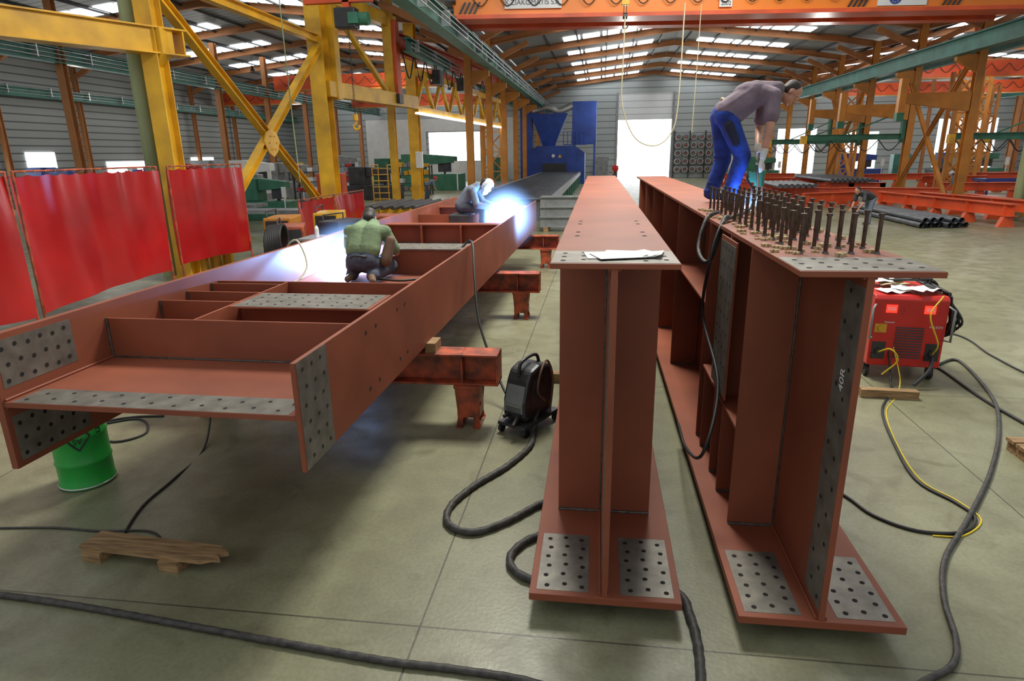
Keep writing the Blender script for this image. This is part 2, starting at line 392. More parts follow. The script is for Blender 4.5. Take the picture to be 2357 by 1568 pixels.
mk(MB().tube([(.62,22.1,6.6),(.6,22.1,5.2),(.62,22.1,4.0),(1.05,22.1,3.0),(1.7,22.1,2.72),(2.2,22.1,3.1),(2.38,22.1,4.0),(2.42,22.1,6.9)],.022,6),'hanging_rope',ropem,label='beige rope looping down from overhead crane',cat='rope')
mk(MB().tube([(2.95,22.4,6.9),(2.93,22.4,5),(2.9,22.4,3.1)],.014,6),'pendant_cable',ropem,label='thin pendant cable hanging from overhead crane',cat='cable')
for cx0,cx1,y,z,lab in((-31.4,-22.2,52,6.7,'red-orange overhead crane in side bay'),(-22.2,-7.6,58,6.7,'red-orange overhead crane in side bay'),(-22.2,-7.6,44,6.9,'red-orange overhead crane in side bay'),(17.,33.2,46,6.7,'red-orange overhead crane in side bay'),(17.,33.2,58,6.6,'red-orange overhead crane in side bay'),(17.2,33.2,35,7.1,'red-orange overhead crane in side bay')):
    r=root('overhead_crane',lab,'crane',((cx0+cx1)/2,y,z),group='side bay cranes')
    mk(MB().bb(cx0,cx1,y-.3,y+.3,z,z+.9),'bridge_girder',redor,r)
    mk(MB().bb(cx0,cx1,y-.4,y+.4,z-.06,z),'bottom_flange',orange,r)
    m=MB(); x=cx0+.5
    while x<cx1-1.2: m.tube([(x,y-.42,z+.7),(x+.5,y-.44,z+.25),(x+1,y-.42,z+.7)],.02,5); x+=1.
    mk(m,'festoon_cable',black,r)
# ---------------------------------------------------------------- girders
def girder(name,label,base,rot,ribs,extra,L=11.8,H=1.93,wb=.85,wt=.62,sides=(-1,),mark=False):
    r=root(name,label,'steel girder',base,rot,local=True)
    tb,tt=.045,.028; w=.31
    mk(MB().bb(-wb/2,wb/2,0,L,0,tb),'bottom_flange',primer,r,bev=.003)
    mk(MB().bb(-wt/2,wt/2,0,L,H-tt,H),'top_flange',primer,r,bev=.003)
    mk(MB().bb(-.016,.016,0.01,L-.01,tb,H-tt),'web',primer,r)
    def stiff(y,sd,z0=tb,z1=H-tt,ww=w,t=.018): 
        m=MB(); x0,x1=(.016,ww) if sd>0 else (-ww,-.016)
        m.ext([(x0,z0),(x1,z0),(x1,z1),(x0,z1)],y-t/2,y+t/2)
        mk(m,'stiffener',primer,r,bev=.002)
        wd=MB().tube([(x0,y-t/2-.004,z0+.004),(x1,y-t/2-.004,z0+.004)],.011,6,0,False)
        xw=-.02 if sd<0 else .02
        wd.tube([(xw,y-t/2-.004,z0),(xw,y-t/2-.004,z1)],.008,6,0,False)
        mk(wd,'weld_seam',weldm,r)
    for sd in sides: stiff(.92,sd)
    for y in ribs: stiff(y,-1,tb,.72)
    if ribs:
        mk(MB().bb(-w,-.016,.93,ribs[-1]+.1,.72,.74),'longitudinal_plate',primer,r)
        p=MB().bb(-w-.012,-w,1.28,1.78,.78,H-.05,0).bb(-w-.014,-w-.012,1.29,1.77,.80,H-.08,1)
        for i in range(9):
            for j in(1.37,1.47,1.6,1.70): p.disc((-w-.0155,j,.88+i*.115),(-1,0,0),.012,2)
        mk(p,'bolted_panel',[primer,bare,hole],r)
        mk(MB().bb(-w,-.016,1.50,1.53,.74,H-tt),'stiffener',primer,r)
        stiff(2.32,-1)
    for e in extra:
        if e[0]=='s': 
            for sd in sides: stiff(e[1],sd)
        elif e[0]=='cross':
            y=e[1]; stiff(y,-1)
            mk(MB().bb(-w-.02,-w,y-.13,y+.13,tb,H-tt),'cross_flange',primer,r)
            for zz in(.65,1.3): mk(MB().bb(-w,-.016,y-.2,y,zz,zz+.015),'stiffener',primer,r)
        elif e[0]=='boxed':
            y=e[1]
            mk(MB().bb(-w-.015,-w,y,y+.5,.98,H-tt),'cover_plate',bare,r)
            p=MB()
            for i in range(8):
                for j in(.12,.38): p.disc((-w-.0165,y+j,1.07+i*.11),(-1,0,0),.012)
            mk(p,'bolt_hole',hole,r)
            mk(MB().bb(-w,-.016,y+.02,y+.04,.98,H-tt),'stiffener',primer,r)
            mk(MB().bb(-w,-.016,y+.44,y+.46,tb,H-tt),'stiffener',primer,r)
            mk(MB().bb(-w,-.016,y,y+.45,.98,.995),'stiffener',primer,r)
        elif e[0]=='shelf':
            mk(MB().bb(-w,-.016,e[1],e[2],e[3],e[3]+.018),'longitudinal_plate',primer,r)
    for sd in(-1,1):
        x0,x1=(.09,.385); a,b=(x0,x1) if sd>0 else (-x1,-x0)
        for zz,zn in((tb,1),(0,-1)):
            p=MB().bb(a,b,.04,.60,min(zz,zz+zn*.0015),max(zz,zz+zn*.0015),0)
            for i in range(6):
                for j in range(3): p.disc((a+.045+j*.10+(.0 if i%2 else .012),.08+i*.092+(.02 if j==1 else 0),zz+zn*.003),(0,0,zn),.0145,1)
            mk(p,'bolted_patch',[bare,hole],r)
    p=MB().bb(-wt/2+.004,wt/2-.004,.015,.40,H,H+.0015,0)
    for i in range(6):
        for j in range(3): p.disc((-wt/2+.06+i*(wt-.12)/5,.08+j*.115+(.03 if i%2 else 0),H+.003),(0,0,1),.013,1)
    mk(p,'bolted_patch',[bare,hole],r)
    p=MB()
    for y in(1.05,1.25,1.75,1.95):
        for x in(-.21,.21): p.disc((x,y,H+.002),(0,0,1),.016)
    mk(p,'bolt_hole',hole,r)
    for sd in(-1,1):
        a,b=(.016,.0175) if sd>0 else (-.0175,-.016)
        p=MB().bb(a,b,.015,.25,tb+.05,H-tt-.05,0); n=11
        for i in range(n):
            for j in(.07,.17): p.disc((sd*.0190,j+(.025 if i%2 else 0),.15+i*(H-.32)/(n-1)+(.05 if j>.1 else 0)),(sd,0,0),.0125,1)
        mk(p,'bolted_patch',[bare,hole],r)
    wd=MB()
    for xw in(-.024,.024): wd.tube([(xw,.02,tb+.006),(xw,L-.02,tb+.006)],.010,6,0,False).tube([(xw,.02,H-tt-.006),(xw,L-.02,H-tt-.006)],.008,6,0,False)
    mk(wd,'weld_seam',primer,r)
    if mark:
        e=Matrix(((0,0,-1),(0,1,0),(1,0,0))).to_euler()
        text('40R',.075,(-.0200,.13,1.36),e,paper,'chalk_mark',r,.0005)
    return r
girder('plate_girder','upright red-oxide primed steel I girder with papers on top',(.075,3.03,.11),(0,0,rd(.35)),[],[('s',3.),('s',5.2),('s',7.4),('s',9.6)],sides=(-1,1))
girder('plate_girder','upright red-oxide steel girder with shear studs and man standing',(1.215,2.99,.10),(0,0,rd(.6)),[1.35,1.65,2.1],[('shelf',2.33,4.3,1.22),('s',4.3),('s',5.9),('shelf',5.9,7.5,1.1),('s',7.5),('s',9.1),('s',10.7)],H=1.92,mark=True)
girder('plate_girder','red-oxide steel girder lying flat with two men welding inside',(-3.58,3.1,1.14),(0,math.pi/2,rd(-.55)),[1.5,1.85,2.2],[('boxed',4.3),('cross',7.1),('s',8.9),('cross',10.6)],L=12.2,H=1.95,wt=.66)
for x0,x1,y in((-.62,.35,6.95),(-.3,.4,3.5),(-.3,.4,11),(.85,1.55,3.5),(.8,1.6,7.2),(.8,1.6,12)):
    mk(MB().bb(x0,x1,y-.06,y+.06,0,.105),'timber_bearer',woodm,label='timber bearer block under upright steel girder',cat='timber',group='girder bearers')
for i,(x,y,a) in enumerate(((.08,3.27,.12),(.17,3.29,-.15),(.12,3.24,.3))):
    m=MB(); n=8
    vs=[];w,h=.30,.21
    for i2 in range(n+1):
        for j in range(2):
            u=(i2/n-.5)*w; vv=(j-.5)*h
            p=V((u,vv,.012*max(0,(i2/n-.75)*4)**2*(1.5-j)))
            p=Matrix.Rotation(a,3,'Z')@p; vs.append(p+V((x,y,2.046+.003*i)))
    m.add(vs,[(q*2,q*2+2,q*2+3,q*2+1) for q in range(n)])
    o=mk(m,'paper_sheet',paper,label='white drawing sheet lying on girder top flange',cat='paper',group='drawing sheets')
    sm=o.modifiers.new('s','SOLIDIFY'); sm.thickness=.002
# ---------------------------------------------------------------- shear studs
zt=2.02
def flx(x,y): return x-(y-2.99)*math.tan(rd(.6))
first=None
for i in range(16):
    for j in range(4):
        y=3.52+i*.182; x=flx(1.055+j*.127,y)
        if first is None:
            r=root('shear_stud','headed steel shear stud welded upright on girder flange','stud',(x,y,zt),group='shear studs',local=True)
            mk(MB().cyl((0,0,0),(0,0,.20),.0108,n=12),'shank',studm,r)
            mk(MB().cyl((0,0,.195),(0,0,.209),.0155,n=14),'head',studm,r)
            mk(MB().cyl((0,0,0),(0,0,.012),.018,.014,n=12),'weld_collar',weldm,r)
            first=r
        else: copy_tree(first,(x,y,zt))
fer=None
for i in range(130):
    y=3.42+random.random()*3.1; x=flx(random.choice([.98,1.1,1.2,1.3,1.46])+random.uniform(-.05,.05),y)
    if fer is None:
        fer=MB()
        for q in range(5):
            a=q*.9; fer.box((.015*math.cos(a),.015*math.sin(a),.006),(.014,.010,.012),Matrix.Rotation(a,3,'Z'))
        fer=mk(fer,'broken_ferrule',beige,label='broken beige ceramic ferrule lying beside studs',cat='ferrule',base=(0,0,0),group='broken ferrules'); fer.location=(x,y,zt)
    else:
        o=fer.copy(); COL.objects.link(o); o.location=(x,y,zt); o.rotation_euler=(0,0,random.random()*6); s=random.uniform(.7,1.6); o.scale=(s,s,s)
# ---------------------------------------------------------------- trestles
def trestle(y,xr=-.92,xl=-4.35):
    r=root('steel_trestle','worn dirty orange steel trestle beam supporting flat girder','trestle',((xr+xl)/2,y,0),group='girder trestles')
    z1,z0=.735,.43
    mk(MB().ibeam((xl,y,(z0+z1)/2),(xr,y,(z0+z1)/2),.26,z1-z0,.02).bb(xr-.02,xr,y-.12,y+.12,z0,z1).bb(xr-.36,xr-.34,y-.12,y+.12,z0,z1),'cross_beam',redold,r,bev=.003)
    for x in(xr-.30,xl+.45):
        m=MB()
        for ya in(y-.13,y+.11): m.ext([(x-.12,.0),(x-.06,.0),(x-.05,.10),(x+.05,.10),(x+.06,0),(x+.12,.0),(x+.10,.12),(x+.125,.40),(x-.125,.40),(x-.10,.12)],ya,ya+.02)
        m.bb(x-.11,x-.095,y-.11,y+.11,.10,.40).bb(x+.095,x+.11,y-.11,y+.11,.10,.40).bb(x-.13,x+.13,y-.15,y+.15,.40,.43)
        m.bb(x-.12,x-.05,y-.17,y+.17,0,.02).bb(x+.05,x+.12,y-.17,y+.17,0,.02)
        m.cyl((x-.12,y-.05,.22),(x+.12,y-.05,.22),.02,n=8)
        mk(m,'leg',redold,r)
for y in(5.7,9.9,14.6): trestle(y)
mk(MB().bb(-1.62,-1.52,5.6,5.82,.735,.83),'timber_block',woodm,label='small timber wedge block on trestle beam end',cat='timber')
# ---------------------------------------------------------------- drum
B=V((-4.15,4.20,0)); r=root('steel_drum','bright green steel drum with hazard diamond under girder','drum',B); r.scale=(.82,.82,1)
m=MB()
prof=[(.235,0),(.25,.012),(.25,.03),(.24,.045),(.24,.20),(.25,.215),(.24,.23),(.24,.43),(.25,.445),(.24,.46),(.24,.62),(.25,.635),(.25,.65),(.238,.65),(.236,.63),(0.01,.63)]
n=36;vs=[]
for rr,z in prof:
    for i in range(n): vs.append(B+V((rr*math.cos(2*math.pi*i/n),rr*math.sin(2*math.pi*i/n),z)))
m.add(vs,[(j*n+i,j*n+(i+1)%n,(j+1)*n+(i+1)%n,(j+1)*n+i) for j in range(len(prof)-1) for i in range(n)],0,True)
mk(m,'drum_body',green,r)
mk(MB().torus(B+V((0,0,.02)),(0,0,1),.248,.008,0,36),'rim',silver,r)
da=math.atan2(-4.2,4.15)-.1
q=MB()
aa=[(0,.11),(.11,0),(0,-.11),(-.11,0)]
for k2 in range(4):
    p0=aa[k2];p1=aa[(k2+1)%4]; pts=[]
    for t in range(7):
        u=p0[0]+(p1[0]-p0[0])*t/6; w_=p0[1]+(p1[1]-p0[1])*t/6
        ang=da+u/.243; pts.append(B+V((math.cos(ang)*.245,math.sin(ang)*.245,.46+w_)))
    q.tube(pts,.0075,5,0,False)
mk(q,'hazard_diamond',blackp,r)
nd=V((math.cos(da),math.sin(da),0))
text('AS',.07,B+nd*.25+V((0,0,.43)),(math.pi/2,math.pi,da+math.pi/2),blackp,'drum_lettering',r)
text('F',.12,B+V((math.cos(da+.8)*.25,math.sin(da+.8)*.25,.50)),(math.pi/2,math.pi,da+.8+math.pi/2),blackp,'drum_lettering',r)
B=V((-2.86,3.27,0)); r=root('timber_plank','splintered old plank nailed on two small blocks','timber',B)
R=Matrix.Rotation(rd(-4),3,'Z')
pr=[(-.50,-.09),(.40,-.085),(.46,-.05),(.52,-.045),(.47,0.0),(.53,.03),(.44,.085),(-.49,.09)]
m=MB(); m.add([B+R@V((a,b,z)) for z in(.075,.105) for a,b in pr],[tuple(range(7,-1,-1)),tuple(range(8,16))]+[(i,(i+1)%8,8+(i+1)%8,8+i) for i in range(8)])
mk(m,'board',woodm,r)
for x in(-.4,.18): mk(MB().box(B+R@V((x,-.01,.0375)),(.14,.2,.075),R),'block',woodm,r)
mk(MB().box((3.08,6.78,.045),(.56,.09,.09),Matrix.Rotation(rd(-3),3,'Z')),'timber_block',woodm,label='loose timber baulk on concrete near welding machine',cat='timber')
r=root('wood_pallet','broken wooden pallet corner resting on floor','pallet',(3.9,5.4,0))
for y in(5.2,5.34,5.48): mk(MB().bb(3.55,4.5,y,y+.11,.09,.12),'deck_board',woodm,r)
for x in(3.57,4.3): mk(MB().bb(x,x+.09,5.2,5.59,0,.09),'bearer',woodm,r)
# ---------------------------------------------------------------- hoses
def hose(name,pts,r_,mat,lab,cat='cable',z=None,rip=0,n=8):
    P=[(p[0],p[1],p[2] if len(p)>2 else (z if z is not None else r_)) for p in pts]
    return mk(MB().tube(P,r_,n,0,True,rip),name,mat,label=lab,cat=cat)
hose('welding_hose',[(-.55,5.62,.20),(-.57,5.52,.08),(-.57,5.4,.03),(-.58,5.15),(-.73,4.76),(-.94,4.41),(-1.06,4.08),(-1.01,3.85),(-.82,3.78),(-.60,3.95),(-.37,4.22),(-.12,4.34),(.02,4.22),(-.08,3.98),(-.30,3.84),(-.46,3.70),(-.53,3.50),(-.42,3.34),(-.15,3.28),(.15,3.28),(.50,3.30),(.56,3.09),(.57,2.86),(.54,2.5),(.5,1.9)],.026,hosem,'thick black sheathed welding hose snaking on floor','hose',rip=.08)
hose('welding_hose',[(-3.9,2.82),(-3.37,2.80),(-2.95,2.77),(-2.35,2.71),(-1.66,2.64),(-1.03,2.58),(-.67,2.57),(-.22,2.52),(.3,2.3)],.020,hosem,'long dark sheathed hose crossing concrete floor','hose',rip=.06)
hose('electric_cable',[(-4.9,3.44),(-4.37,3.46),(-3.86,3.52),(-3.49,3.52),(-3.14,3.56),(-2.97,3.47),(-2.95,3.38)],.008,hosem,'thin brown cable lying beside timber plank')
hose('electric_cable',[(-3.75,5.45,.7),(-3.70,5.3,.3),(-3.53,4.84),(-3.44,4.28),(-3.41,3.88),(-3.28,3.5),(-3.2,3.36)],.010,hosem,'dark cable running from trestle to plank')
hose('electric_cable',[(-4.4,5.5),(-4.7,5.44),(-4.90,5.29),(-4.80,5.02),(-4.45,4.88),(-4.3,5.1),(-4.6,5.4),(-4.95,5.2)],.011,black,'coiled black cable on floor behind drum')
hose('electric_cable',[(3.75,7.7,.2),(4.04,7.87,.03),(4.42,8.1),(4.14,6.88),(3.74,6.01),(3.19,5.11),(2.63,4.34),(2.25,3.85),(2.05,3.45),(1.94,3.09),(1.83,2.90),(1.65,2.78),(1.4,2.6)],.018,hosem,'thick grey cable curving across floor from machine')
hose('electric_cable',[(3.27,7.35,.35),(3.26,7.2,.1),(3.15,6.9),(2.85,6.34),(2.64,5.53),(2.54,4.90),(2.67,4.58),(2.70,4.38),(2.52,4.18),(2.22,4.16),(2.00,4.33),(1.90,4.59),(1.7,4.9)],.012,black,'black cable curling from machine toward girder')
hose('electric_cable',[(3.30,7.33,.40),(3.32,7.1,.1),(3.17,6.8),(2.88,6.32),(2.67,5.55),(2.58,4.92),(2.70,4.62),(2.73,4.36),(2.5,4.14),(2.3,4.12)],.006,yelc,'thin yellow control cable beside black cable')
hose('electric_cable',[(3.95,9.8),(4.97,9.39),(4.94,8.38),(4.96,7.57),(5.2,6.6)],.012,black,'black mains cable crossing concrete floor')
hose('electric_cable',[(3.9,7.9),(4.05,7.79),(4.01,6.81),(4.06,6.05),(4.2,5.2)],.016,black,'black mains cable crossing concrete floor')
hose('welding_hose',[(-2.05,6.95,1.20),(-1.95,7.0,1.19),(-1.78,7.3,1.30),(-1.60,7.6,1.52),(-1.50,7.45,1.50),(-1.42,7.1,1.2),(-1.30,6.7,.75),(-1.05,6.3,.30),(-.85,6.0,.12),(-.70,5.9,.30)],.014,black,'black torch hose draped over girder flange','hose')
hose('welding_hose',[(-2.55,6.9,1.20),(-2.25,6.85,1.185),(-2.05,6.95,1.185)],.014,black,'black torch hose lying on girder web','hose')
hose('electric_cable',[(-3.3,6.4,1.19),(-3.3,6.8,1.35),(-3.5,7.0,1.62),(-3.7,7.0,1.4),(-4.0,6.9,.6),(-4.4,6.8,.02)],.010,ropem,'pale cable hanging over girder flange')
hose('stud_gun_cable',[(1.50,6.66,2.40),(1.42,6.2,2.2),(1.25,5.7,2.06),(1.02,5.2,2.05),(.88,4.9,2.0),(.80,4.8,1.7),(.82,5.0,1.3),(.86,4.4,.95),(.72,4.0,.60),(.70,4.6,.35),(.74,5.4,.2)],.012,black,'heavy black stud gun cable draped over girder side','cable')
hose('stud_gun_cable',[(.98,5.6,2.05),(.86,5.4,2.02),(.78,5.2,1.8),(.82,4.9,1.75),(.92,5.0,2.04),(1.0,5.2,2.05)],.016,hosem,'looped black cable over girder flange edge','cable')
# ---------------------------------------------------------------- portable wire feeder
B=V((-.64,5.68,0)); r=root('portable_welder','compact black portable wire feeder welder on castors','welding machine',B,(0,0,rd(-28)),local=True); r.scale=(.92,.92,.92)
pr=[(-.24,.14),(.24,.14),(.27,.25),(.27,.55),(.22,.66),(.0,.70),(-.14,.66),(-.20,.56),(-.27,.36),(-.27,.2)]
mk(MB().ext(pr,-.14,.14,'x'),'housing',blackp,r,bev=.035)
mk(MB().add([(-.11,-.2775,.24),(.11,-.2775,.24),(.11,-.2775,.34),(.105,-.2180,.52),(-.105,-.2180,.52),(-.11,-.2775,.34)],[(0,1,2,5),(5,2,3,4)]),'front_panel',greyst,r)
for s in(-1,1): mk(MB().ext([(-.16,.26),(.20,.26),(.20,.50),(.10,.58),(-.10,.56),(-.16,.42)],s*.1405,s*.148,'x'),'side_cover',darkst,r,bev=.003)
mk(MB().tube([(0,-.17,.60),(0,-.15,.72),(0,-.02,.76),(0,.14,.75),(0,.20,.64)],.018),'handle',blackp,r)
m=MB()
for i in range(6): m.box((0,-.276,.19+.02*i),(.18,.01,.008))
mk(m,'vent_grille',darkst,r)
mk(MB().bb(-.17,.17,-.32,.32,.09,.125),'trolley_base',darkst,r)
mk(MB().tube([(.16,.15,.10),(.17,.2,.5),(.15,.12,.72),(.19,-.05,.66),(.18,-.1,.45),(.17,.05,.3)],.012),'looped_cable',brown,r)
for x in(-.15,.15):
    for y in(-.28,.28): mk(MB().cyl((x-.018,y,.045),(x+.018,y,.045),.045).bb(x-.02,x+.02,y-.02,y+.02,.05,.10),'castor_wheel',black,r)
mk(MB().cyl((.05,-.27,.2),(.08,-.40,.15),.03,.022),'connector',black,r)
mk(MB().cyl((-.06,-.27,.22),(-.08,-.34,.2),.02),'connector',black,r)
# ---------------------------------------------------------------- red stud welding unit
B=V((3.47,7.75,0)); r=root('stud_welding_unit','red stud welding power unit on wheels with papers on top','welding machine',B,(0,0,rd(-6)),local=True)
mk(MB().ext([(-.42,.17),(.5,.17),(.5,.98),(-.38,.98),(-.42,.94)],-.37,.37,'x'),'housing',redbox,r,bev=.012)
for cx in(-.18,.2):
    pn=mk(MB().bb(cx-.15,cx+.15,-.415,-.405,.70,.92),'control_panel',blackp,r); pn['base']=(0,0,0)
    mk(MB().bb(cx-.07,cx+.04,-.427,-.415,.79,.88),'display',redled,pn)
    text('888',.055,(cx-.015,-.429,.835),(math.pi/2,0,0),white,'display_digits',pn)
    m=MB()
    for i in range(2):
        for j in range(3): m.cyl((cx+.08+.03*i,-.42,.78+.035*j),(cx+.08+.03*i,-.412,.78+.035*j),.008,n=8)
    mk(m,'button',greyst,pn)
mk(MB().bb(-.13,.17,-.418,-.405,.25,.66),'vent_recess',blackp,r)
m=MB()
for i in range(12): m.box((.02,-.424,.28+i*.031),(.28,.012,.014))
mk(m,'vent_grille',darkst,r)
mk(MB().bb(-.34,-.22,-.43,-.42,.56,.66).cyl((-.28,-.46,.61),(-.28,-.43,.61),.028),'rotary_switch',yellow,r)
text('NELSON',.035,(.27,-.424,.64),(math.pi/2,0,0),white,'brand_lettering',r)
text('Nelweld',.03,(-.2,-.424,.68),(math.pi/2,0,0),white,'brand_lettering',r)
for x in(-.27,.27):
    mk(MB().cyl((x,-.45,.34),(x,-.41,.34),.035).bb(x-.07,x+.07,-.425,-.415,.25,.45).cyl((x-.05,-.46,.29),(x-.05,-.41,.29),.022),'socket',blackp,r)
mk(MB().tube([(-.27,-.45,.34),(-.2,-.6,.42),(-.12,-.62,.3),(-.25,-.6,.12)],.009),'front_cable',yelc,r)
mk(MB().tube([(.27,-.45,.34),(.25,-.6,.5),(.15,-.55,.8),(.28,-.45,1.0)],.008),'front_cable',yelc,r)
mk(MB().tube([(.27,-.46,.30),(.2,-.62,.2),(.05,-.7,.05)],.02),'front_cable',black,r)
m=MB()
for i in range(14):
    a=random.uniform(-.06,.06); b=random.uniform(-.08,.08)
    m.tube([(.40,-.34+.02*i,.97+a*.5),(.46+.008*i,-.25+b,.62+a),(.44,.0+.03*i+a,.40+b),(.49,.15+b,.72+a),(.38,.1+a,1.04),(.22+b,-.1+.03*i,1.06),(.40,-.30,1.0)],.012,6)
mk(m,'coiled_cable',black,r)
for x in(-.33,.33):
    for y in(-.28,.32): mk(MB().cyl((x-.02,y,.075),(x+.02,y,.075),.075,n=20).bb(x-.03,x+.03,y-.03,y+.03,.08,.18),'wheel',black,r)
mk(MB().tube([(-.36,-.43,.50),(-.40,-.50,.50),(-.40,-.50,.85),(-.36,-.43,.88)],.012,6,0,False),'handle',greyst,r)
mk(MB().tube([(.36,-.43,.50),(.40,-.50,.50),(.40,-.50,.85),(.36,-.43,.88)],.012,6,0,False),'handle',greyst,r)
for i,(dx,dy_,a) in enumerate(((-.15,-.18,.2),(.02,-.10,-.3),(-.05,.15,.1),(.12,-.25,.5),(-.2,.2,-.15),(.05,.3,.7))):
    vs=[];n=6
    for a1 in range(n+1):
        for b1 in range(n+1):
            p=Matrix.Rotation(a,3,'Z')@V(((a1/n-.5)*.32,(b1/n-.5)*.24,.018*math.sin(a1*1.7+i)*math.cos(b1*1.3+i)))
            vs.append(p+V((3.47+dx,7.75+dy_,1.0+.012*i)))
    o=mk(MB().add(vs,[(p1*(n+1)+q1,(p1+1)*(n+1)+q1,(p1+1)*(n+1)+q1+1,p1*(n+1)+q1+1) for p1 in range(n) for q1 in range(n)],0,True),'paper_sheet',paper if i!=2 else beige,label='crumpled paper sheet on top of red machine',cat='paper',group='papers on machine')
    o.modifiers.new('s','SOLIDIFY').thickness=.002
mk(MB().tube([(3.4,7.9,1.05),(3.55,7.7,1.10),(3.75,7.7,1.10),(3.8,7.95,1.07),(3.55,8.0,1.10),(3.45,7.85,1.08),(3.6,7.65,1.12)],.018),'coiled_cable',black,label='black cable coil heaped on red machine',cat='cable')
# ---------------------------------------------------------------- welding curtains
def curtain(p0,p1,z0,z1,lab,grp,n=60,sag=.05):
    p0,p1=V((*p0,0)),V((*p1,0)); d=(p1-p0); Ln=d.length; d.normalize(); nn=V((-d.y,d.x,0))
    r=root('welding_curtain',lab,'curtain',((p0+p1)/2),group=grp)
    vs=[];rows=12
    ph=random.random()*6
    for j in range(rows+1):
        t=j/rows
        for i in range(n+1):
            s=i/n
            off=.030*math.sin(s*Ln*5+ph+t*1.2)+.014*math.sin(s*Ln*13+ph*2+t*2)*t*t+.04*math.sin(s*2.5+t*2.4+ph)
            z=z0+(z1-z0)*t-(.03*math.sin(math.pi*((s*Ln/.33)%1)) if j==rows else 0)+(.05*math.sin(s*3.1+ph) if j==0 else 0)
            vs.append(p0+d*(s*Ln)+nn*off+V((0,0,z)))
    mk(MB().add(vs,[(j*(n+1)+i,j*(n+1)+i+1,(j+1)*(n+1)+i+1,(j+1)*(n+1)+i) for j in range(rows) for i in range(n)],0,True),'curtain_sheet',redcurt,r)
    m=MB().cyl(p0+V((0,0,z1+.05)),p1+V((0,0,z1+.05)),.016,n=8)
    for q in(p0,p1): m.cyl(q,q+V((0,0,z1+.06)),.02,n=8).beam(q-nn*.3+V((0,0,.02)),q+nn*.3+V((0,0,.02)),.04,.04)
    mk(m,'frame',redold,r)
    m=MB(); k_=int(Ln/.2)
    for i in range(k_+1): m.torus(p0+d*(i*Ln/k_)+V((0,0,z1+.035)),d,.025,.004,0,10,4)
    mk(m,'hanging_ring',silver,r)
curtain((-8.35,6.0),(-8.45,8.3),.3,2.35,'red vinyl welding curtain on pipe frame',"welding curtains")
curtain((-8.47,8.45),(-8.75,11.95),.3,2.35,'wide red vinyl welding curtain on pipe frame',"welding curtains",90)
curtain((-8.72,12.25),(-8.6,14.8),.35,2.35,'red vinyl welding curtain on pipe frame',"welding curtains",70)
curtain((-8.6,17.6),(-8.6,20.1),.15,1.3,'low red vinyl welding curtain on pipe frame',"low curtains")
curtain((-8.6,20.2),(-8.6,22.8),.15,1.3,'low red vinyl welding curtain on pipe frame',"low curtains")
# ---------------------------------------------------------------- yellow frame
B=V((-9.3,17,0)); r=root('crane_support_frame','yellow steel crane frame with X bracing','crane support',B)
for x,y,w in((-9.12,13.0,.36),(-9.3,21.6,.52)):
    mk(MB().bb(x-w/2,x+w/2,y-w/2,y-w/2+.03,0,9.5).bb(x-w/2,x+w/2,y+w/2-.03,y+w/2,0,9.5).bb(x-.06,x+.06,y-w/2+.03,y+w/2-.03,0,9.5).bb(x-w*.7,x+w*.7,y-w*.7,y+w*.7,0,.04),'column',yellow,r)
br=.21
mk(MB().ibeam((-9.25,13.3,6.0),(-9.25,21.3,.55),br,br,.02),'brace',yellow,r)
mk(MB().ibeam((-9.20,13.6,.3),(-9.20,21.3,5.9),br,br,.02),'brace',yellow,r)
mk(MB().ibeam((-9.25,13.2,6.2),(-9.25,21.4,6.2),.24,.24,.02),'strut',yellow,r)
g=MB().ext([(17.0,2.95),(17.2,2.65),(17.45,2.55),(17.7,2.7),(17.85,2.98),(17.7,3.2),(17.42,3.3),(17.15,3.2)],-9.12,-9.08,'x')
for i in range(6): a=i*1.047; g.cyl((-9.08,17.45+.2*math.cos(a),2.93+.2*math.sin(a)),(-9.05,17.45+.2*math.cos(a),2.93+.2*math.sin(a)),.022,n=6)
mk(g,'gusset_plate',yellow,r)
mk(MB().cyl((-9.62,13.1,0),(-9.62,13.1,9.5),.17,n=20),'round_column',fadedgreen,label='faded green round steel post beside yellow column',cat='column')
B=V((-9,13,4.5)); r=root('jib_crane','yellow box section jib arm bolted to column','crane',B)
mk(MB().beam((-8.95,13.3,4.85),(-12.6,6.4,4.85),.34,.46).ext([(-9.25,4.15),(-8.85,4.6),(-8.85,5.1),(-9.25,5.1)],12.9,13.2),'jib_arm',yellow,r,bev=.01)
mk(MB().beam((-8.8,13.55,4.61),(-12.6,6.4,4.61),.44,.03).beam((-8.8,13.55,5.09),(-12.6,6.4,5.09),.44,.03).box((-8.86,13.47,4.85),(.44,.03,.5),Matrix.Rotation(rd(-28),3,'Z')),'flange_plate',yellow,r)
B=V((-8.7,24.5,4.4)); r=root('crane_bracket','yellow stepped bracket frame holding hoist beam','crane support',B)
mk(MB().beam((-9.1,21.5,4.7),(-8.0,28.3,4.7),.3,.5),'lower_arm',yellow,r,bev=.01)
mk(MB().beam((-9.1,21.8,7.6),(-8.4,27.0,7.6),.3,.45),'upper_arm',yellow,r)
mk(MB().bb(-9.15,-8.85,21.9,22.3,4.4,7.6),'post',yellow,r)
mk(MB().bb(-8.6,-8.25,26.2,26.6,4.5,8.6),'post',yellow,r)
mk(MB().beam((-9.0,22.4,7.3),(-8.5,26.2,4.9),.16,.16),'brace',yellow,r)
hcol(-9.4,32.8,8.7,yellow,'yellow steel column with grey junction box',.5)
hcol(-9.4,29.2,8.7,yellow,'yellow steel column of crane support row',.3)
mk(MB().bb(-9.3,-8.95,32.35,32.52,1.9,2.7),'junction_box',white,label='small grey electrical junction box on column',cat='electrical box',bev=.02)
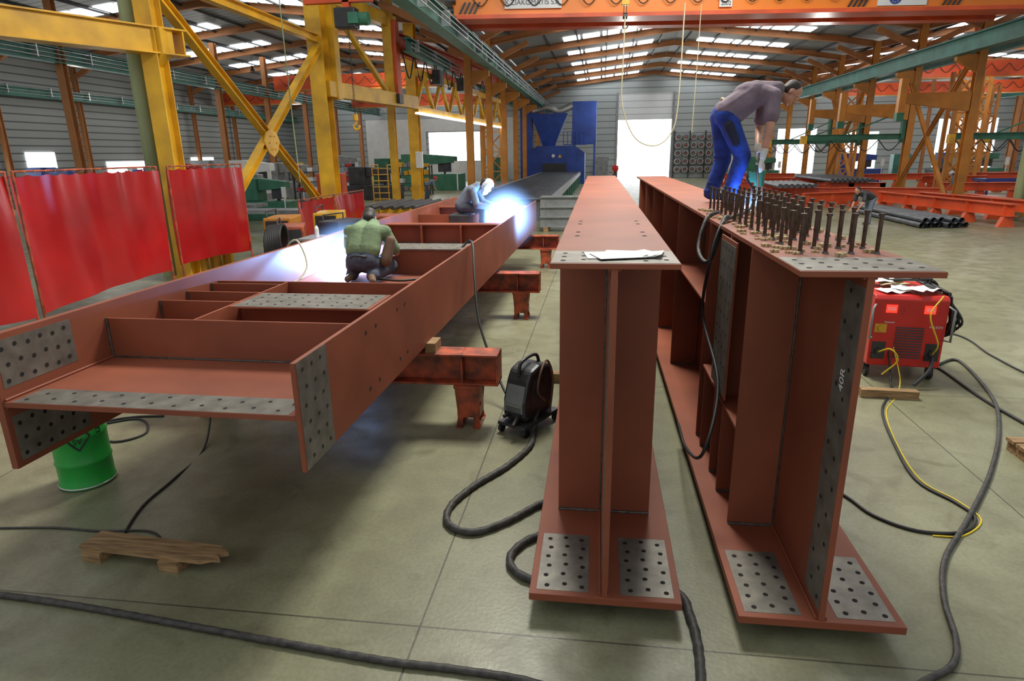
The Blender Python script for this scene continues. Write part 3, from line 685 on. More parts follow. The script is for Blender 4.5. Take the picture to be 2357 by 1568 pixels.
B=V((-7.2,35,6.4)); r=root('monorail_beam','red-orange monorail hoist beam with hanging cables','crane',B)
mk(MB().ibeam((-8.3,26.8,6.85),(-6.6,42.5,6.85),.35,.8,.04),'runway_beam',redor,r)
mk(MB().bb(-8.6,-8.1,26.3,26.8,4.9,7.6),'end_post',redor,r,bev=.02)
mk(MB().bb(-8.62,-8.05,26.2,26.75,4.55,4.9),'buffer',blackp,r)
m=MB()
for i in range(12):
    t=i/12; a=V((-8.05,26.9,6.5)).lerp(V((-6.4,42,6.5)),t); b=V((-8.05,26.9,6.5)).lerp(V((-6.4,42,6.5)),t+.08)
    m.tube([a,(a+b)/2-V((0,0,.9 if i<5 else .5)),b],.03,5)
mk(m,'festoon_cable',black,r)
for yy in(30.,33.5): mk(MB().bb(-7.85+(yy-28)*.1,-7.5+(yy-28)*.1,yy,yy+.8,5.6,6.2),'trolley',darkst,r)
def lattice(r,p0,p1,h,w,n,mat,name='chord'):
    p0,p1=V(p0),V(p1); up=V((0,0,h))
    mk(MB().beam(p0,p1,w,w),name,mat,r); mk(MB().beam(p0+up,p1+up,w,w),name,mat,r)
    m=MB()
    for i in range(n):
        a=p0.lerp(p1,i/n); b=p0.lerp(p1,(i+.5)/n); c=p0.lerp(p1,(i+1)/n)
        m.beam(a,b+up,w*.6,w*.6).beam(b+up,c,w*.6,w*.6)
    mk(m,'lattice_web',mat,r)
B=V((-7.5,37,4.3)); r=root('lattice_girder','yellow-orange lattice truss girder spanning columns','truss',B)
lattice(r,(-8.,28.3,4.45),(-7.,46,4.45),1.5,.24,7,yellow)
mk(MB().beam((-7.9,28.3,4.28),(-6.95,46,4.28),.3,.06),'light_strip',lampm,r)
def tower(x0,x1,y,h,mat,lab,n=6,dy_=.8):
    r=root('lattice_tower',lab,'crane support',((x0+x1)/2,y,0))
    for x in(x0,x1):
        for yy in(y,y+dy_): mk(MB().bb(x-.09,x+.09,yy-.09,yy+.09,0,h),'leg',mat,r)
    m=MB(); m2=MB()
    for i in range(n):
        z0,z1=h*i/n,h*(i+1)/n
        a,b=(x0,x1) if i%2 else (x1,x0)
        m.beam((a,y,z0),(b,y,z1),.09,.09).beam((x0,y,z1),(x1,y,z1),.08,.08); m2.beam((b,y+dy_,z0),(a,y+dy_,z1),.09,.09)
    mk(m,'lattice_web',mat,r); mk(m2,'lattice_web',mat,r)
tower(-8.4,-7.0,46.2,8.,orange,'orange lattice support tower beside blasting machine')
for x,y in((19.2,40),(25.5,50),(17.5,52),(22,44.5),(28.5,38.5)): tower(x,x+1.1,y,6.5,orange,'orange lattice tower in side bay')
B=V((-7.6,20,3.4)); r=root('chain_hoist','green and black electric chain hoist with yellow hook','hoist',B)
mk(MB().bb(-7.95,-7.3,19.8,20.2,6.2,6.75),'motor',blackp,r,bev=.03)
mk(MB().bb(-7.5,-7.2,19.75,19.8,6.3,6.6).cyl((-7.3,20,6.45),(-6.95,20,6.45),.18),'cover',machgreen,r)
mk(MB().bb(-8.9,-6.8,19.9,20.1,6.9,7.2).bb(-7.7,-7.5,19.9,20.1,6.7,6.95),'trolley_beam',redor,r)
m=MB()
for i in range(36): m.torus((-7.6,20,3.75+i*.07),(1,0,0) if i%2 else (0,1,0),.03,.009,0,8,4)
mk(m,'chain',darkst,r)
mk(MB().cyl((-7.6,20,3.6),(-7.6,20,3.78),.08).tube([(-7.6,20,3.6),(-7.6,20,3.5),(-7.68,20,3.42),(-7.6,20,3.33),(-7.5,20,3.38),(-7.5,20,3.46)],.035),'hook',yellow,r)
B=V((-7.95,16.5,1.6)); r=root('pendant_hook','hanging steel hook on thin chain and cable','hook',B)
mk(MB().tube([(-8.0,16.5,9.5),(-7.98,16.5,4),(-7.95,16.5,1.9)],.015,6),'cable',fadedgreen,r)
mk(MB().tube([(-7.95,16.5,1.9),(-8.05,16.5,1.75),(-7.95,16.5,1.6),(-7.87,16.5,1.75),(-7.95,16.5,1.9)],.012).tube([(-7.95,16.5,1.6),(-7.98,16.5,1.2)],.02),'hook',darkst,r)
B=V((-11,32,0)); r=root('platform_ladder','yellow tubular steel platform steps','ladder',B)
for x in(-11.4,-10.6):
    mk(MB().cyl((x,31.7,0),(x,31.7,2.1),.03,n=8).cyl((x,32.6,0),(x,32.6,2.1),.03,n=8).cyl((x,31.7,2.08),(x,32.6,2.08),.03,n=8),'rail',yellow,r)
for i in range(7): mk(MB().bb(-11.4,-10.6,31.68,31.9,.3*i+.1,.3*i+.14),'tread',yellow,r)
for y0 in(31.8,43.2):
    B=V((15.8,y0,0)); r=root('braced_bay','orange X bracing between hall columns','bracing',B,group='bracing')
    for a,b in(((y0+.2,.3),(y0+5.5,5.8)),((y0+.2,5.8),(y0+5.5,.3))): mk(MB().ibeam((15.55,a[0],a[1]),(15.55,b[0],b[1]),.16,.16,.02),'brace',orange,r)
B=V((15.8,27,0)); r=root('jib_column','orange column with green post and braces','crane support',B)
mk(MB().bb(15.65,16.,26.7,27.1,0,9),'column',orange,r); mk(MB().cyl((15.35,26.4,0),(15.35,26.4,9),.15,n=18),'round_post',fadedgreen,r)
mk(MB().beam((15.8,27,5.3),(14.2,24.5,6.3),.16,.16),'brace',orange,r)
for y,z,x1 in((43.2,4.4,12.6),(37.5,4.3,12.4),(31.8,4.4,12.9)):
    B=V((14.5,y,z)); r=root('jib_bracket','orange box section jib arm on column','crane',B,group='jib arms')
    mk(MB().ext([(15.6,z-.4),(x1,z),(x1,z+.4),(15.6,z+.4)],y-.45,y-.28),'jib_arm',orange,r)
    mk(MB().bb(x1-.18,x1+.1,y-.52,y-.23,z-.4,z+1.0),'end_post',orange,r)
    mk(MB().bb(x1-.2,x1+.1,y-.52,y-.22,z-.75,z-.4),'hoist',machgreen,r)
def greenjib(x,y,z,Ln,ang):
    B=V((x,y,z)); r=root('swing_jib','dark green swinging jib arm with striped end','crane',B,(0,0,ang),group='green jibs',local=True)
    mk(MB().ibeam((0,0,0),(-Ln,0,0),.2,.28,.02),'arm',machgreen,r)
    mk(MB().beam((0,0,1.3),(-Ln*.6,0,.15),.06,.06).bb(-.1,.1,-.1,.1,-.3,1.5),'tie_rod',machgreen,r)
    mk(MB().bb(-Ln-.25,-Ln,-.15,.15,-.3,.1),'end_stop',yellow,r)
    m=MB()
    for i in range(4): m.tube([(-Ln*i/4,-.1,-.15),(-Ln*(i+.5)/4,-.1,-.7),(-Ln*(i+1)/4,-.1,-.15)],.025,5)
    mk(m,'festoon_cable',black,r)
greenjib(15.5,37.2,3.1,5.,rd(8)); greenjib(15.5,43.,3.0,5.,rd(-5)); greenjib(20.5,33,3.0,4.5,rd(0)); greenjib(15.5,48.6,3.,4.5,rd(10)); greenjib(24.1,38,3.,4.5,rd(10)); greenjib(24.1,32.,3.1,4.5,rd(-4))
# ---------------------------------------------------------------- blue blasting machine
B=V((-3.9,57,0)); r=root('blasting_machine','tall blue shot blasting machine with hopper and ducts','machine',B)
mk(MB().ext([(-6.3,0),(-1.4,0),(-1.4,2.5),(-2.3,3.1),(-5.4,3.1),(-6.3,2.4)],55.2,58),'cabin',blue,r)
mk(MB().bb(-4.9,-2.9,55.1,55.2,.3,1.7),'cabin_opening',blackp,r)
m=MB().add([(-6.0,56,5.7),(-2.9,56,5.7),(-2.9,58,5.7),(-6.0,58,5.7),(-5.0,56.5,3.1),(-4.0,56.5,3.1),(-4.0,57.5,3.1),(-5.0,57.5,3.1)],[(0,1,2,3),(4,7,6,5),(0,4,5,1),(1,5,6,2),(2,6,7,3),(3,7,4,0)])
mk(m,'hopper',blue,r)
mk(MB().bb(-6.9,-5.9,56.3,57.3,0,6.3).ext([(-6.9,6.3),(-5.9,6.3),(-6.4,6.6)],56.3,57.3),'elevator',blue,r)
mk(MB().bb(-2.5,-.5,56,57.6,3.2,6.6),'filter_cabinet',blue,r,bev=.03)
for x in(-2.4,-.7):
    for y in(56,57.4): mk(MB().bb(x,x+.15,y,y+.15,0,3.2),'support_leg',blue,r)
mk(MB().tube([(-5.8,56.4,5.9),(-4.6,56.2,6.2),(-3.6,56.2,5.9),(-2.5,56.2,6.3)],.28,12),'duct',silver,r)
m=MB()
for i in range(6): m.cyl((-3.0+.35*i-.2,55.7,3.2),(-3.0+.35*i-.2,55.7,4.2),.03,n=6)
m.bb(-3.2,-1.2,55.5,56,3.15,3.22).beam((-3.2,55.7,4.2),(-1.2,55.7,4.2),.04,.04)
mk(m,'platform_railing',blue,r)
mk(MB().disc((-4.0,55.08,2.3),(0,-1,0),.14,0,16),'warning_sign',white,r)
mk(MB().add([(-3.6,55.08,2.15),(-3.3,55.08,2.15),(-3.45,55.08,2.43)],[(0,1,2)]),'warning_sign',yellow,r)
B=V((-3.3,40,0)); r=root('roller_conveyor','long grey roller conveyor leading to blasting machine','conveyor',B)
mk(MB().bb(-5.0,-4.85,23.5,54.8,.75,1.0),'side_rail',greyst,r); mk(MB().bb(-1.85,-1.7,23.5,54.8,.75,1.0),'side_rail',greyst,r)
for i in range(52): mk(MB().cyl((-4.85,23.8+i*.6,.92),(-1.85,23.8+i*.6,.92),.09,n=8),'roller',pipem,r)
for i in range(12):
    for x in(-4.9,-1.8): mk(MB().bb(x-.08,x+.08,23.6+i*2.8,23.8+i*2.8,0,.75),'leg',machgreen,r)
for i in range(3):
    for j in range(2):
        mk(MB().ibeam((-2.0,21.6+j*.55,.32+.33*i),(-.55,21.6+j*.55,.32+.33*i),.22,.33,.02),'steel_section',greyst,label='short grey steel I section in stack',cat='steel section',group='stacked sections')
for x in(-1.8,-.8): mk(MB().bb(x-.08,x+.08,21.4,22.4,0,.155),'timber_bearer',woodm,label='timber bearer under stacked steel sections',cat='timber')
# ---------------------------------------------------------------- right floor stuff
for i in range(11):
    lay=0 if i<6 else 1
    x=10.4+(i%6)*.185+(.09 if lay else 0); z=.10+(.16 if lay else 0); dxx=.10*(i%6)
    m=MB(); m.cyl((x,28.2,z),(x+dxx,22.5+.1*(i%3),z),.085,n=16,caps=False)
    m.cyl((x,28.2,z),(x+dxx,22.5+.1*(i%3),z),.07,n=16,caps=False); m.cyl((x,27.9,z),(x,27.88,z),.07,n=16)
    mk(m,'steel_pipe',pipem,label='dark grey steel pipe lying on floor',cat='pipe',group='pipes on floor')
for y in(23.6,27): mk(MB().bb(10.2,12.2,y,y+.1,0,.015),'timber_bearer',woodm,label='thin timber strip under steel pipes',cat='timber')
for i in range(9):
    mk(MB().cyl((12.4+i*.25,44,.88),(12.4+i*.25,37.3,.88),.11,n=12),'steel_pipe',pipem,label='dark steel pipe on red trestles',cat='pipe',group='pipes on trestles')
for i in range(7):
    mk(MB().cyl((8.9+i*.27,37.3,.82),(8.7+i*.27,33.4,.82),.11,n=12),'steel_pipe',pipem,label='dark steel pipe on red trestles',cat='pipe',group='pipes on trestles')
def redframe(x0,y0,x1,y1,z=.55,lab='long red-orange steel support beam on feet'):
    r=root('support_beam',lab,'trestle',((x0+x1)/2,(y0+y1)/2,0),group='red support beams')
    mk(MB().ibeam((x0,y0,z),(x1,y1,z),.3,.4,.03),'beam',redor,r)
    a,b=V((x0,y0,0)),V((x1,y1,0)); n=max(2,int((b-a).length/1.8))
    for i in range(n+1):
        p=a.lerp(b,.04+.92*i/n); mk(MB().ext([(p.x-.25,0),(p.x+.25,0),(p.x+.12,z-.2),(p.x-.12,z-.2)],p.y-.1,p.y+.1),'foot',redor,r)
        mk(MB().box(p+V((0,0,z)),(.28,.03,.36)),'stiffener',redor,r)
redframe(11.9,29.9,13.2,22.7); redframe(13.3,29.5,14.6,23.5); redframe(9.5,34.5,14,33,.5); redframe(8.5,38,12,37,.5)
redframe(11.8,37.8,15.3,37.8,.55); redframe(11.8,43,15.5,43,.55); redframe(17.,30,24,28,.6); redframe(17.5,24.5,22,25.5,.5); redframe(9.5,44,10.2,50,.5); redframe(17,36,26,35,.6); redframe(19,42,30,40,.7)
redframe(9,30.5,11.6,31.5,.45); redframe(8.2,41,13,42,.5); redframe(10,46,14.5,47,.5); redframe(18,31.5,27,33,.6); redframe(17.2,46,30,48,.7); redframe(26,30,32,36,.6); redframe(9.5,53,14.5,52,.6)
redframe(14.9,29,15.,22,.5); redframe(17.3,22.5,17.8,19,.5); redframe(11.2,32.6,14.9,31.2,.6); redframe(7.6,46,9,51,.5)
for x,y in((19.5,27.5),(22,38),(27,44),(30,29.5)):
    r=root('welding_table','dark blue steel work table with parts on top','table',(x,y,0),group='work tables')
    mk(MB().bb(x-2,x+2,y-.6,y+.6,.75,.9),'table_top',blue,r)
    for a in(-1.8,1.7):
        for b in(-.5,.4): mk(MB().bb(x+a,x+a+.1,y+b,y+b+.1,0,.75),'leg',blue,r)
    mk(MB().ibeam((x-1.6,y,1.05),(x+1.4,y+.1,1.05),.2,.28,.02),'steel_part',redor,r)
sp=None
for i in range(6):
    for j in range(5):
        x=7.3+i*.72; z=.8+j*.75
        if sp is None:
            sp=mk(MB().torus((0,0,0),(0,1,0),.24,.09,0,20,8).cyl((0,-.05,0),(0,.1,0),.09,n=12,mi=1),'pipe_roll',[greyst,redold],label='round grey roll stored on wall rack',cat='roll',base=(0,0,0),group='rolls on wall rack'); sp.location=(x,65.6,z)
        else:
            o=sp.copy(); COL.objects.link(o); o.location=(x,65.6,z)
m=MB()
for j in range(5): m.bb(6.9,11.4,65.75,65.9,.8+j*.75-.03,.83+j*.75)
for i in range(4): m.bb(6.9+i*1.45,7.0+i*1.45,65.75,65.95,0,4.4)
mk(m,'storage_rack',darkst,label='dark steel wall rack holding rolls',cat='rack')
def machine(x,y,w,d,h,mat,lab,name='machine_tool'):
    r=root(name,lab,'machine',(x,y,0))
    mk(MB().bb(x-w/2,x+w/2,y-d/2,y+d/2,0,h*.45),'machine_base',mat,r,bev=.03)
    mk(MB().bb(x-w/2,x-w*.15,y-d*.3,y+d*.4,h*.45,h).ext([(x-w*.15,h*.7),(x+w*.4,h*.75),(x+w*.4,h*.92),(x-w*.15,h)],y-d*.2,y+d*.2),'machine_head',mat,r,bev=.03)
    mk(MB().bb(x+w*.1,x+w*.3,y-d*.12,y+d*.12,h*.5,h*.78).cyl((x+w*.2,y,h*.45),(x+w*.2,y,h*.6),.08),'spindle',darkst,r)
    mk(MB().bb(x+w*.42,x+w*.5,y-d*.55,y-d*.5,h*.55,h*.8).bb(x+w*.45,x+w*.47,y-d*.53,y-d*.5,0,h*.55),'control_box',white,r)
machine(-12.5,48,4.5,2,2.6,machgreen,'large green machine tool with control box')
machine(-16.5,52,3.5,2,2.3,machgreen,'green drilling machine in side bay')
machine(-20,40,3,2,2.2,greyst,'grey machine tool in side bay')
machine(-27,44,4,2,2.4,greyst,'grey machine tool near siding wall')
machine(-13.5,38,3.,1.6,1.9,darkst,'dark grey machine tool with spindle head')
machine(-25,30,3.5,1.6,1.6,machgreen,'low green machine tool in side bay')
machine(20,55,3,2,2.2,blue,'blue machine tool in far bay')
machine(-17.5,30,2.6,1.4,1.9,greyst,'grey machine tool behind curtains')
machine(-14,26,2.2,1.2,1.7,machgreen,'green machine tool behind curtains')
machine(-19.2,34.5,2.6,1.4,2.4,white,'pale machine tool with tall head')
machine(-28.5,31,2.6,1.4,2.2,blue,'blue machine tool near siding wall')
machine(-26,38,3,1.4,2.3,redbox,'red machine tool in side bay')
machine(-20,49.5,3,2,2.6,greyst,'grey machine tool in side bay')
machine(28,54,3.4,2,2.2,machgreen,'green machine tool in far bay')
machine(13.2,57,2.6,1.6,2.0,machgreen,'green machine tool near far wall')
machine(31.5,41,2.2,1.6,2.2,orange,'orange machine tool in side bay')
def cabinet(x,y,w,d,h,mat,lab,z=0):
    r=root('storage_cabinet',lab,'cabinet',(x,y,z))
    mk(MB().bb(x-w/2,x+w/2,y-d/2,y+d/2,z,z+h),'body',mat,r,bev=.02)
    for s in(-1,1):
        dr=mk(MB().bb(x+(0.01 if s>0 else -w/2+.03),x+(w/2-.03 if s>0 else -.01),y-d/2-.02,y-d/2,z+.08,z+h-.05),'door',mat,r); dr['base']=tuple(r['base'])
        mk(MB().bb(x+s*.05-.015,x+s*.05+.015,y-d/2-.05,y-d/2-.02,z+h*.45,z+h*.58),'handle',darkst,dr)
cabinet(-.0,64.5,1.4,.6,2.1,greyst,'grey steel cabinet beside roller door')
cabinet(-10.2,64,1.6,.6,2.2,machgreen,'green steel storage cabinet against white wall')
cabinet(-21,64.5,1.6,.6,2.,white,'white steel cabinet against partition wall')
cabinet(29,60,2,.8,2.1,blue,'light blue steel cabinet in side bay')
cabinet(26,62,1.4,.8,2.,teal,'teal steel cabinet in side bay')
cabinet(-29.5,50,1.4,.8,2.,redbox,'red steel tool cabinet near wall')
cabinet(12.6,64.6,1.2,.6,2.2,white,'white steel cabinet against far wall')
cabinet(-12.2,28.5,1.2,.6,1.8,redor,'orange steel cabinet behind curtains')
cabinet(-16.6,27,1.2,.6,1.9,white,'white steel cabinet in side bay')
for x,y,c in((-15.,33,redbox),(-27,36,blue),(-19.5,47,redbox),(-25,52,yellow),(-23.8,34.6,redbox),(-12.2,42,yellow),(-29,40,orange)):
    r=root('storage_rack','steel shelving rack filled with small boxes','rack',(x,y,0))
    m=MB()
    for a in(-1.1,1.1):
        for b in(-.3,.3): m.bb(x+a-.04,x+a+.04,y+b-.04,y+b+.04,0,1.9)
    for j in range(4): m.bb(x-1.1,x+1.1,y-.3,y+.3,.25+j*.5,.29+j*.5)
    mk(m,'frame',darkst,r)
    for j in range(4):
        for i in range(6):
            if random.random()<.8: mk(MB().bb(x-1.+i*.34,x-.72+i*.34,y-.28,y+.2,.29+j*.5,.29+j*.5+random.uniform(.15,.35)),'stored_box',random.choice([c,c,greyst,white]),r)
for x,y in((-28,22.5),(-16,23.5),(-12.5,21),(-18.5,25)):
    r=root('stock_rack','rack of long steel sections on low supports','rack',(x,y,0))
    for i in range(3): mk(MB().bb(x-2.2+i*2,x-2.05+i*2,y-.5,y+.5,0,.7),'support',machgreen,r)
    for i in range(6): mk(MB().beam((x-3,y-.45+i*.17,.76),(x+3,y-.45+i*.17,.76),.12,.12),'steel_bar',greyst,r)
def weldbox(x,y,z,mat,lab,rz=0,s=1):
    r=root('welding_machine',lab,'welding machine',(x,y,z),(0,0,rz),local=True); r.scale=(s,s,s)
    mk(MB().bb(-.25,.25,-.4,.4,.12,.75),'housing',mat,r,bev=.02)
    mk(MB().bb(-.2,.2,-.415,-.4,.45,.7),'control_panel',blackp,r)
    mk(MB().tube([(-.2,-.3,.75),(-.2,-.3,.86),(-.2,.3,.86),(-.2,.3,.75)],.015,6,0,False),'handle',darkst,r)
    for a in(-.22,.22):
        for b in(-.32,.32): mk(MB().cyl((a-.03,b,.07),(a+.03,b,.07),.07),'wheel',black,r)
weldbox(-7.4,14.6,0,redold,'worn red welding machine with coiled cables',.4,1.3); weldbox(-6.6,15.8,0,darkst,'dark welding machine near girder',-.3,1.3); weldbox(-7.6,17.4,0,yellow,'yellow welding machine near curtains',.2,1.4); weldbox(-8.3,16.0,0,orange,'orange welding machine behind brace',.2,1.4); weldbox(-6.2,18,0,redold,'worn red welding machine near girder',.1,1.2); weldbox(-10.6,17.2,0,machgreen,'green welding machine behind brace',.3,1.4)
m=MB()
for i in range(9): m.torus((-7.3+.04*i,13.4,.62+.02*i),(1,.2,0),.45-.015*i,.03,0,20,6)
mk(m,'coiled_cable',black,label='thick coil of black welding cable standing',cat='cable')
r=root('tool_stand','small steel table stand beside flat girder','table',(-6.1,13.4,0))
mk(MB().bb(-6.5,-5.7,13.,13.8,.80,.84),'table_top',greyst,r)
for x in(-6.45,-5.75):
    for y in(13.05,13.75): mk(MB().bb(x-.025,x+.025,y-.025,y+.025,0,.8),'leg',greyst,r)
r=root('water_bottle','clear plastic water bottle with blue cap','bottle',(-6.1,13.2,.84))
mk(MB().cyl((-6.1,13.2,.84),(-6.1,13.2,1.05),.045).cyl((-6.1,13.2,1.05),(-6.1,13.2,1.11),.045,.018),'bottle_body',white,r)
mk(MB().cyl((-6.1,13.2,1.11),(-6.1,13.2,1.135),.018),'cap',blue,r)
gb=None
for i in range(6):
    if gb is None:
        gb=root('gas_cylinder','short yellow gas cylinder standing behind curtain','gas cylinder',(-9.2,13.6,0),group='gas cylinders',local=True)
        mk(MB().cyl((0,0,0),(0,0,.8),.11,n=16).ell((0,0,.8),(.11,.11,.1)),'cylinder_body',yellow,gb); mk(MB().cyl((0,0,.88),(0,0,.98),.03),'valve',silver,gb)
    else: copy_tree(gb,(-9.2-.1*(i%2),13.6+i*.26,0))
r=root('stock_rack','yellow rack with steel tubes beyond curtains','rack',(-7.4,24.5,0))
for y in(23.8,26.): mk(MB().bb(-9,-5.6,y,y+.15,.0,.6),'support',yellow,r)
for i in range(8): mk(MB().cyl((-8.8+i*.4,23,.68),(-8.8+i*.4,27,.68),.08,n=8),'steel_tube',darkst,r)
B=V((28.8,58,0)); r=root('car','dark parked car near bright doorway','car',B)
pr=[(-2.1,.3),(2.1,.3),(2.15,.75),(1.3,.9),(.7,1.38),(-.9,1.42),(-1.6,.95),(-2.15,.85)]
mk(MB().ext([(a+28.8,b) for a,b in pr],57.2,58.8),'body',blackp,r,bev=.06)
mk(MB().ext([(28.8+a,b) for a,b in((-1.35,.97),(1.15,.95),(.62,1.32),(-.85,1.36))],57.17,58.83),'side_window',glass,r)
for x in(-1.35,1.35):
    for y in(57.3,58.7): mk(MB().cyl((28.8+x,y-.12,.33),(28.8+x,y+.12,.33),.33,n=18),'wheel',black,r)
for x0,x1 in((1.3,1.5),(6.6,6.8)): mk(MB().bb(x0,x1,YF-.1,YF,0,8),'trim_%d'%tn,greyst,kind='structure'); tn+=1
lp=None
for a,b,c in halls[1:]:
    for y in FR[1:6]:
        for dx in(-5.,5.):
            x=c+dx
            if lp is None:
                lp=root('pendant_lamp','small bell-shaped high bay pendant lamp','lamp',(x,y+1.9,8.4),group='pendant lamps',local=True)
                mk(MB().cyl((0,0,0),(0,0,.30),.18,.06,n=16),'lamp_shade',darkst,lp); mk(MB().cyl((0,0,.30),(0,0,1.2),.012,n=6),'cord',black,lp)
            else: copy_tree(lp,(x,y+1.9,8.3))
# ---------------------------------------------------------------- people
def fin(o,vox,it,fac=.5):
    md=o.modifiers.new('remesh','REMESH'); md.mode='VOXEL'; md.voxel_size=vox; md.use_smooth_shade=True
    if it:
        s=o.modifiers.new('smooth','SMOOTH'); s.iterations=it; s.factor=fac
def grip(mb,c,axis,pdir,R,hand,wrist,rw=.026):
    c=V(c); axis=V(axis).normalized(); pd=V(pdir); pd=(pd-axis*pd.dot(axis)).normalized(); sd=axis.cross(pd)*hand
    pos=lambda h,phi,rr: c+axis*h+(pd*math.cos(rd(phi))+sd*math.sin(rd(phi)))*rr
    for h,e,rf in((.034,185,.0095),(.012,205,.010),(-.010,195,.0095),(-.031,165,.0085)):
        P=[pos(h,10+(e-10)*t/3,R+.012+(.006 if t==0 else 0)) for t in range(4)]
        for a,b in zip(P,P[1:]): mb.cap(a,b,rf+.001,rf,n=8)
        mb.cap(pos(h*.8,0,R+.022),P[0],.012,.011,n=8)
    P=[pos(.02,-25,R+.024),pos(.045,-65,R+.016),pos(.05,-110,R+.012),pos(.046,-145,R+.011)]
    for a,b in zip(P,P[1:]): mb.cap(a,b,.0125,.011,n=8)
    Rm=Matrix((sd,pd,axis)).transposed()
    pc=pos(0,0,R+.022); mb.ell(pc,(.034,.017,.047),Rm)
    mb.cap(pc,wrist,.024,rw)
def relax(mb,wr,d,side):
    wr=V(wr); d=V(d).normalized(); side=V(side); side=(side-d*side.dot(d)).normalized(); n=d.cross(side)
    R=Matrix((side,d,n)).transposed(); mb.ell(wr+d*.05,(.042,.052,.017),R)
    for k_,(o,l) in enumerate(((-.03,.062),(-.01,.075),(.011,.07),(.031,.055))):
        a=wr+d*.09+side*o; b=a+d*l*.5+n*.012; c=b+d*l*.4+n*.03
        mb.cap(a,b,.0095,.009,n=8).cap(b,c,.009,.008,n=8)
    a=wr+d*.03-side*.035; b=a+d*.035-side*.022+n*.01; mb.cap(a,b,.013,.011,n=8).cap(b,b+d*.03+n*.01,.011,.009,n=8)
def head(mb,c,f,u):
    c=V(c); f=V(f).normalized(); u=V(u); u=(u-f*u.dot(f)).normalized(); s=f.cross(u)
    R=Matrix((s,f,u)).transposed(); P=lambda a,b,d: c+s*a+f*b+u*d
    mb.ell(P(0,-.008,.022),(.074,.094,.088),R,0,16,12)
    mb.ell(P(0,.025,-.035),(.058,.064,.075),R,0,14,10)
    mb.cap(P(0,.088,.012),P(0,.106,-.022),.010,.015,n=8)
    mb.cap(P(-.04,.078,.026),P(.04,.078,.026),.014,.014,n=8)
    mb.cap(P(-.018,.086,-.058),P(.018,.086,-.058),.010,.010,n=8)
    mb.cap(P(-.012,.078,-.094),P(.012,.078,-.094),.018,n=8)
    for q in(-1,1): mb.ell(P(q*.076,-.005,-.008),(.010,.020,.032),R,0,8,7)
    return P,R
def hair(c,f,u,r,m=hairm,full=False):
    mb=MB(); c=V(c); f=V(f).normalized(); u=V(u); u=(u-f*u.dot(f)).normalized(); s=f.cross(u)
    R=Matrix((s,f,u)).transposed(); P=lambda a,b,d: c+s*a+f*b+u*d
    mb.ell(P(0,-.026,.036),(.080,.086,.079),R,0,16,12); mb.ell(P(0,-.045,-.005),(.076,.062,.075),R,0,14,10)
    if full: mb.ell(P(0,-.06,-.05),(.068,.05,.06),R,0,14,10)
    o=mk(mb,'hair',m,r); fin(o,.008,3)
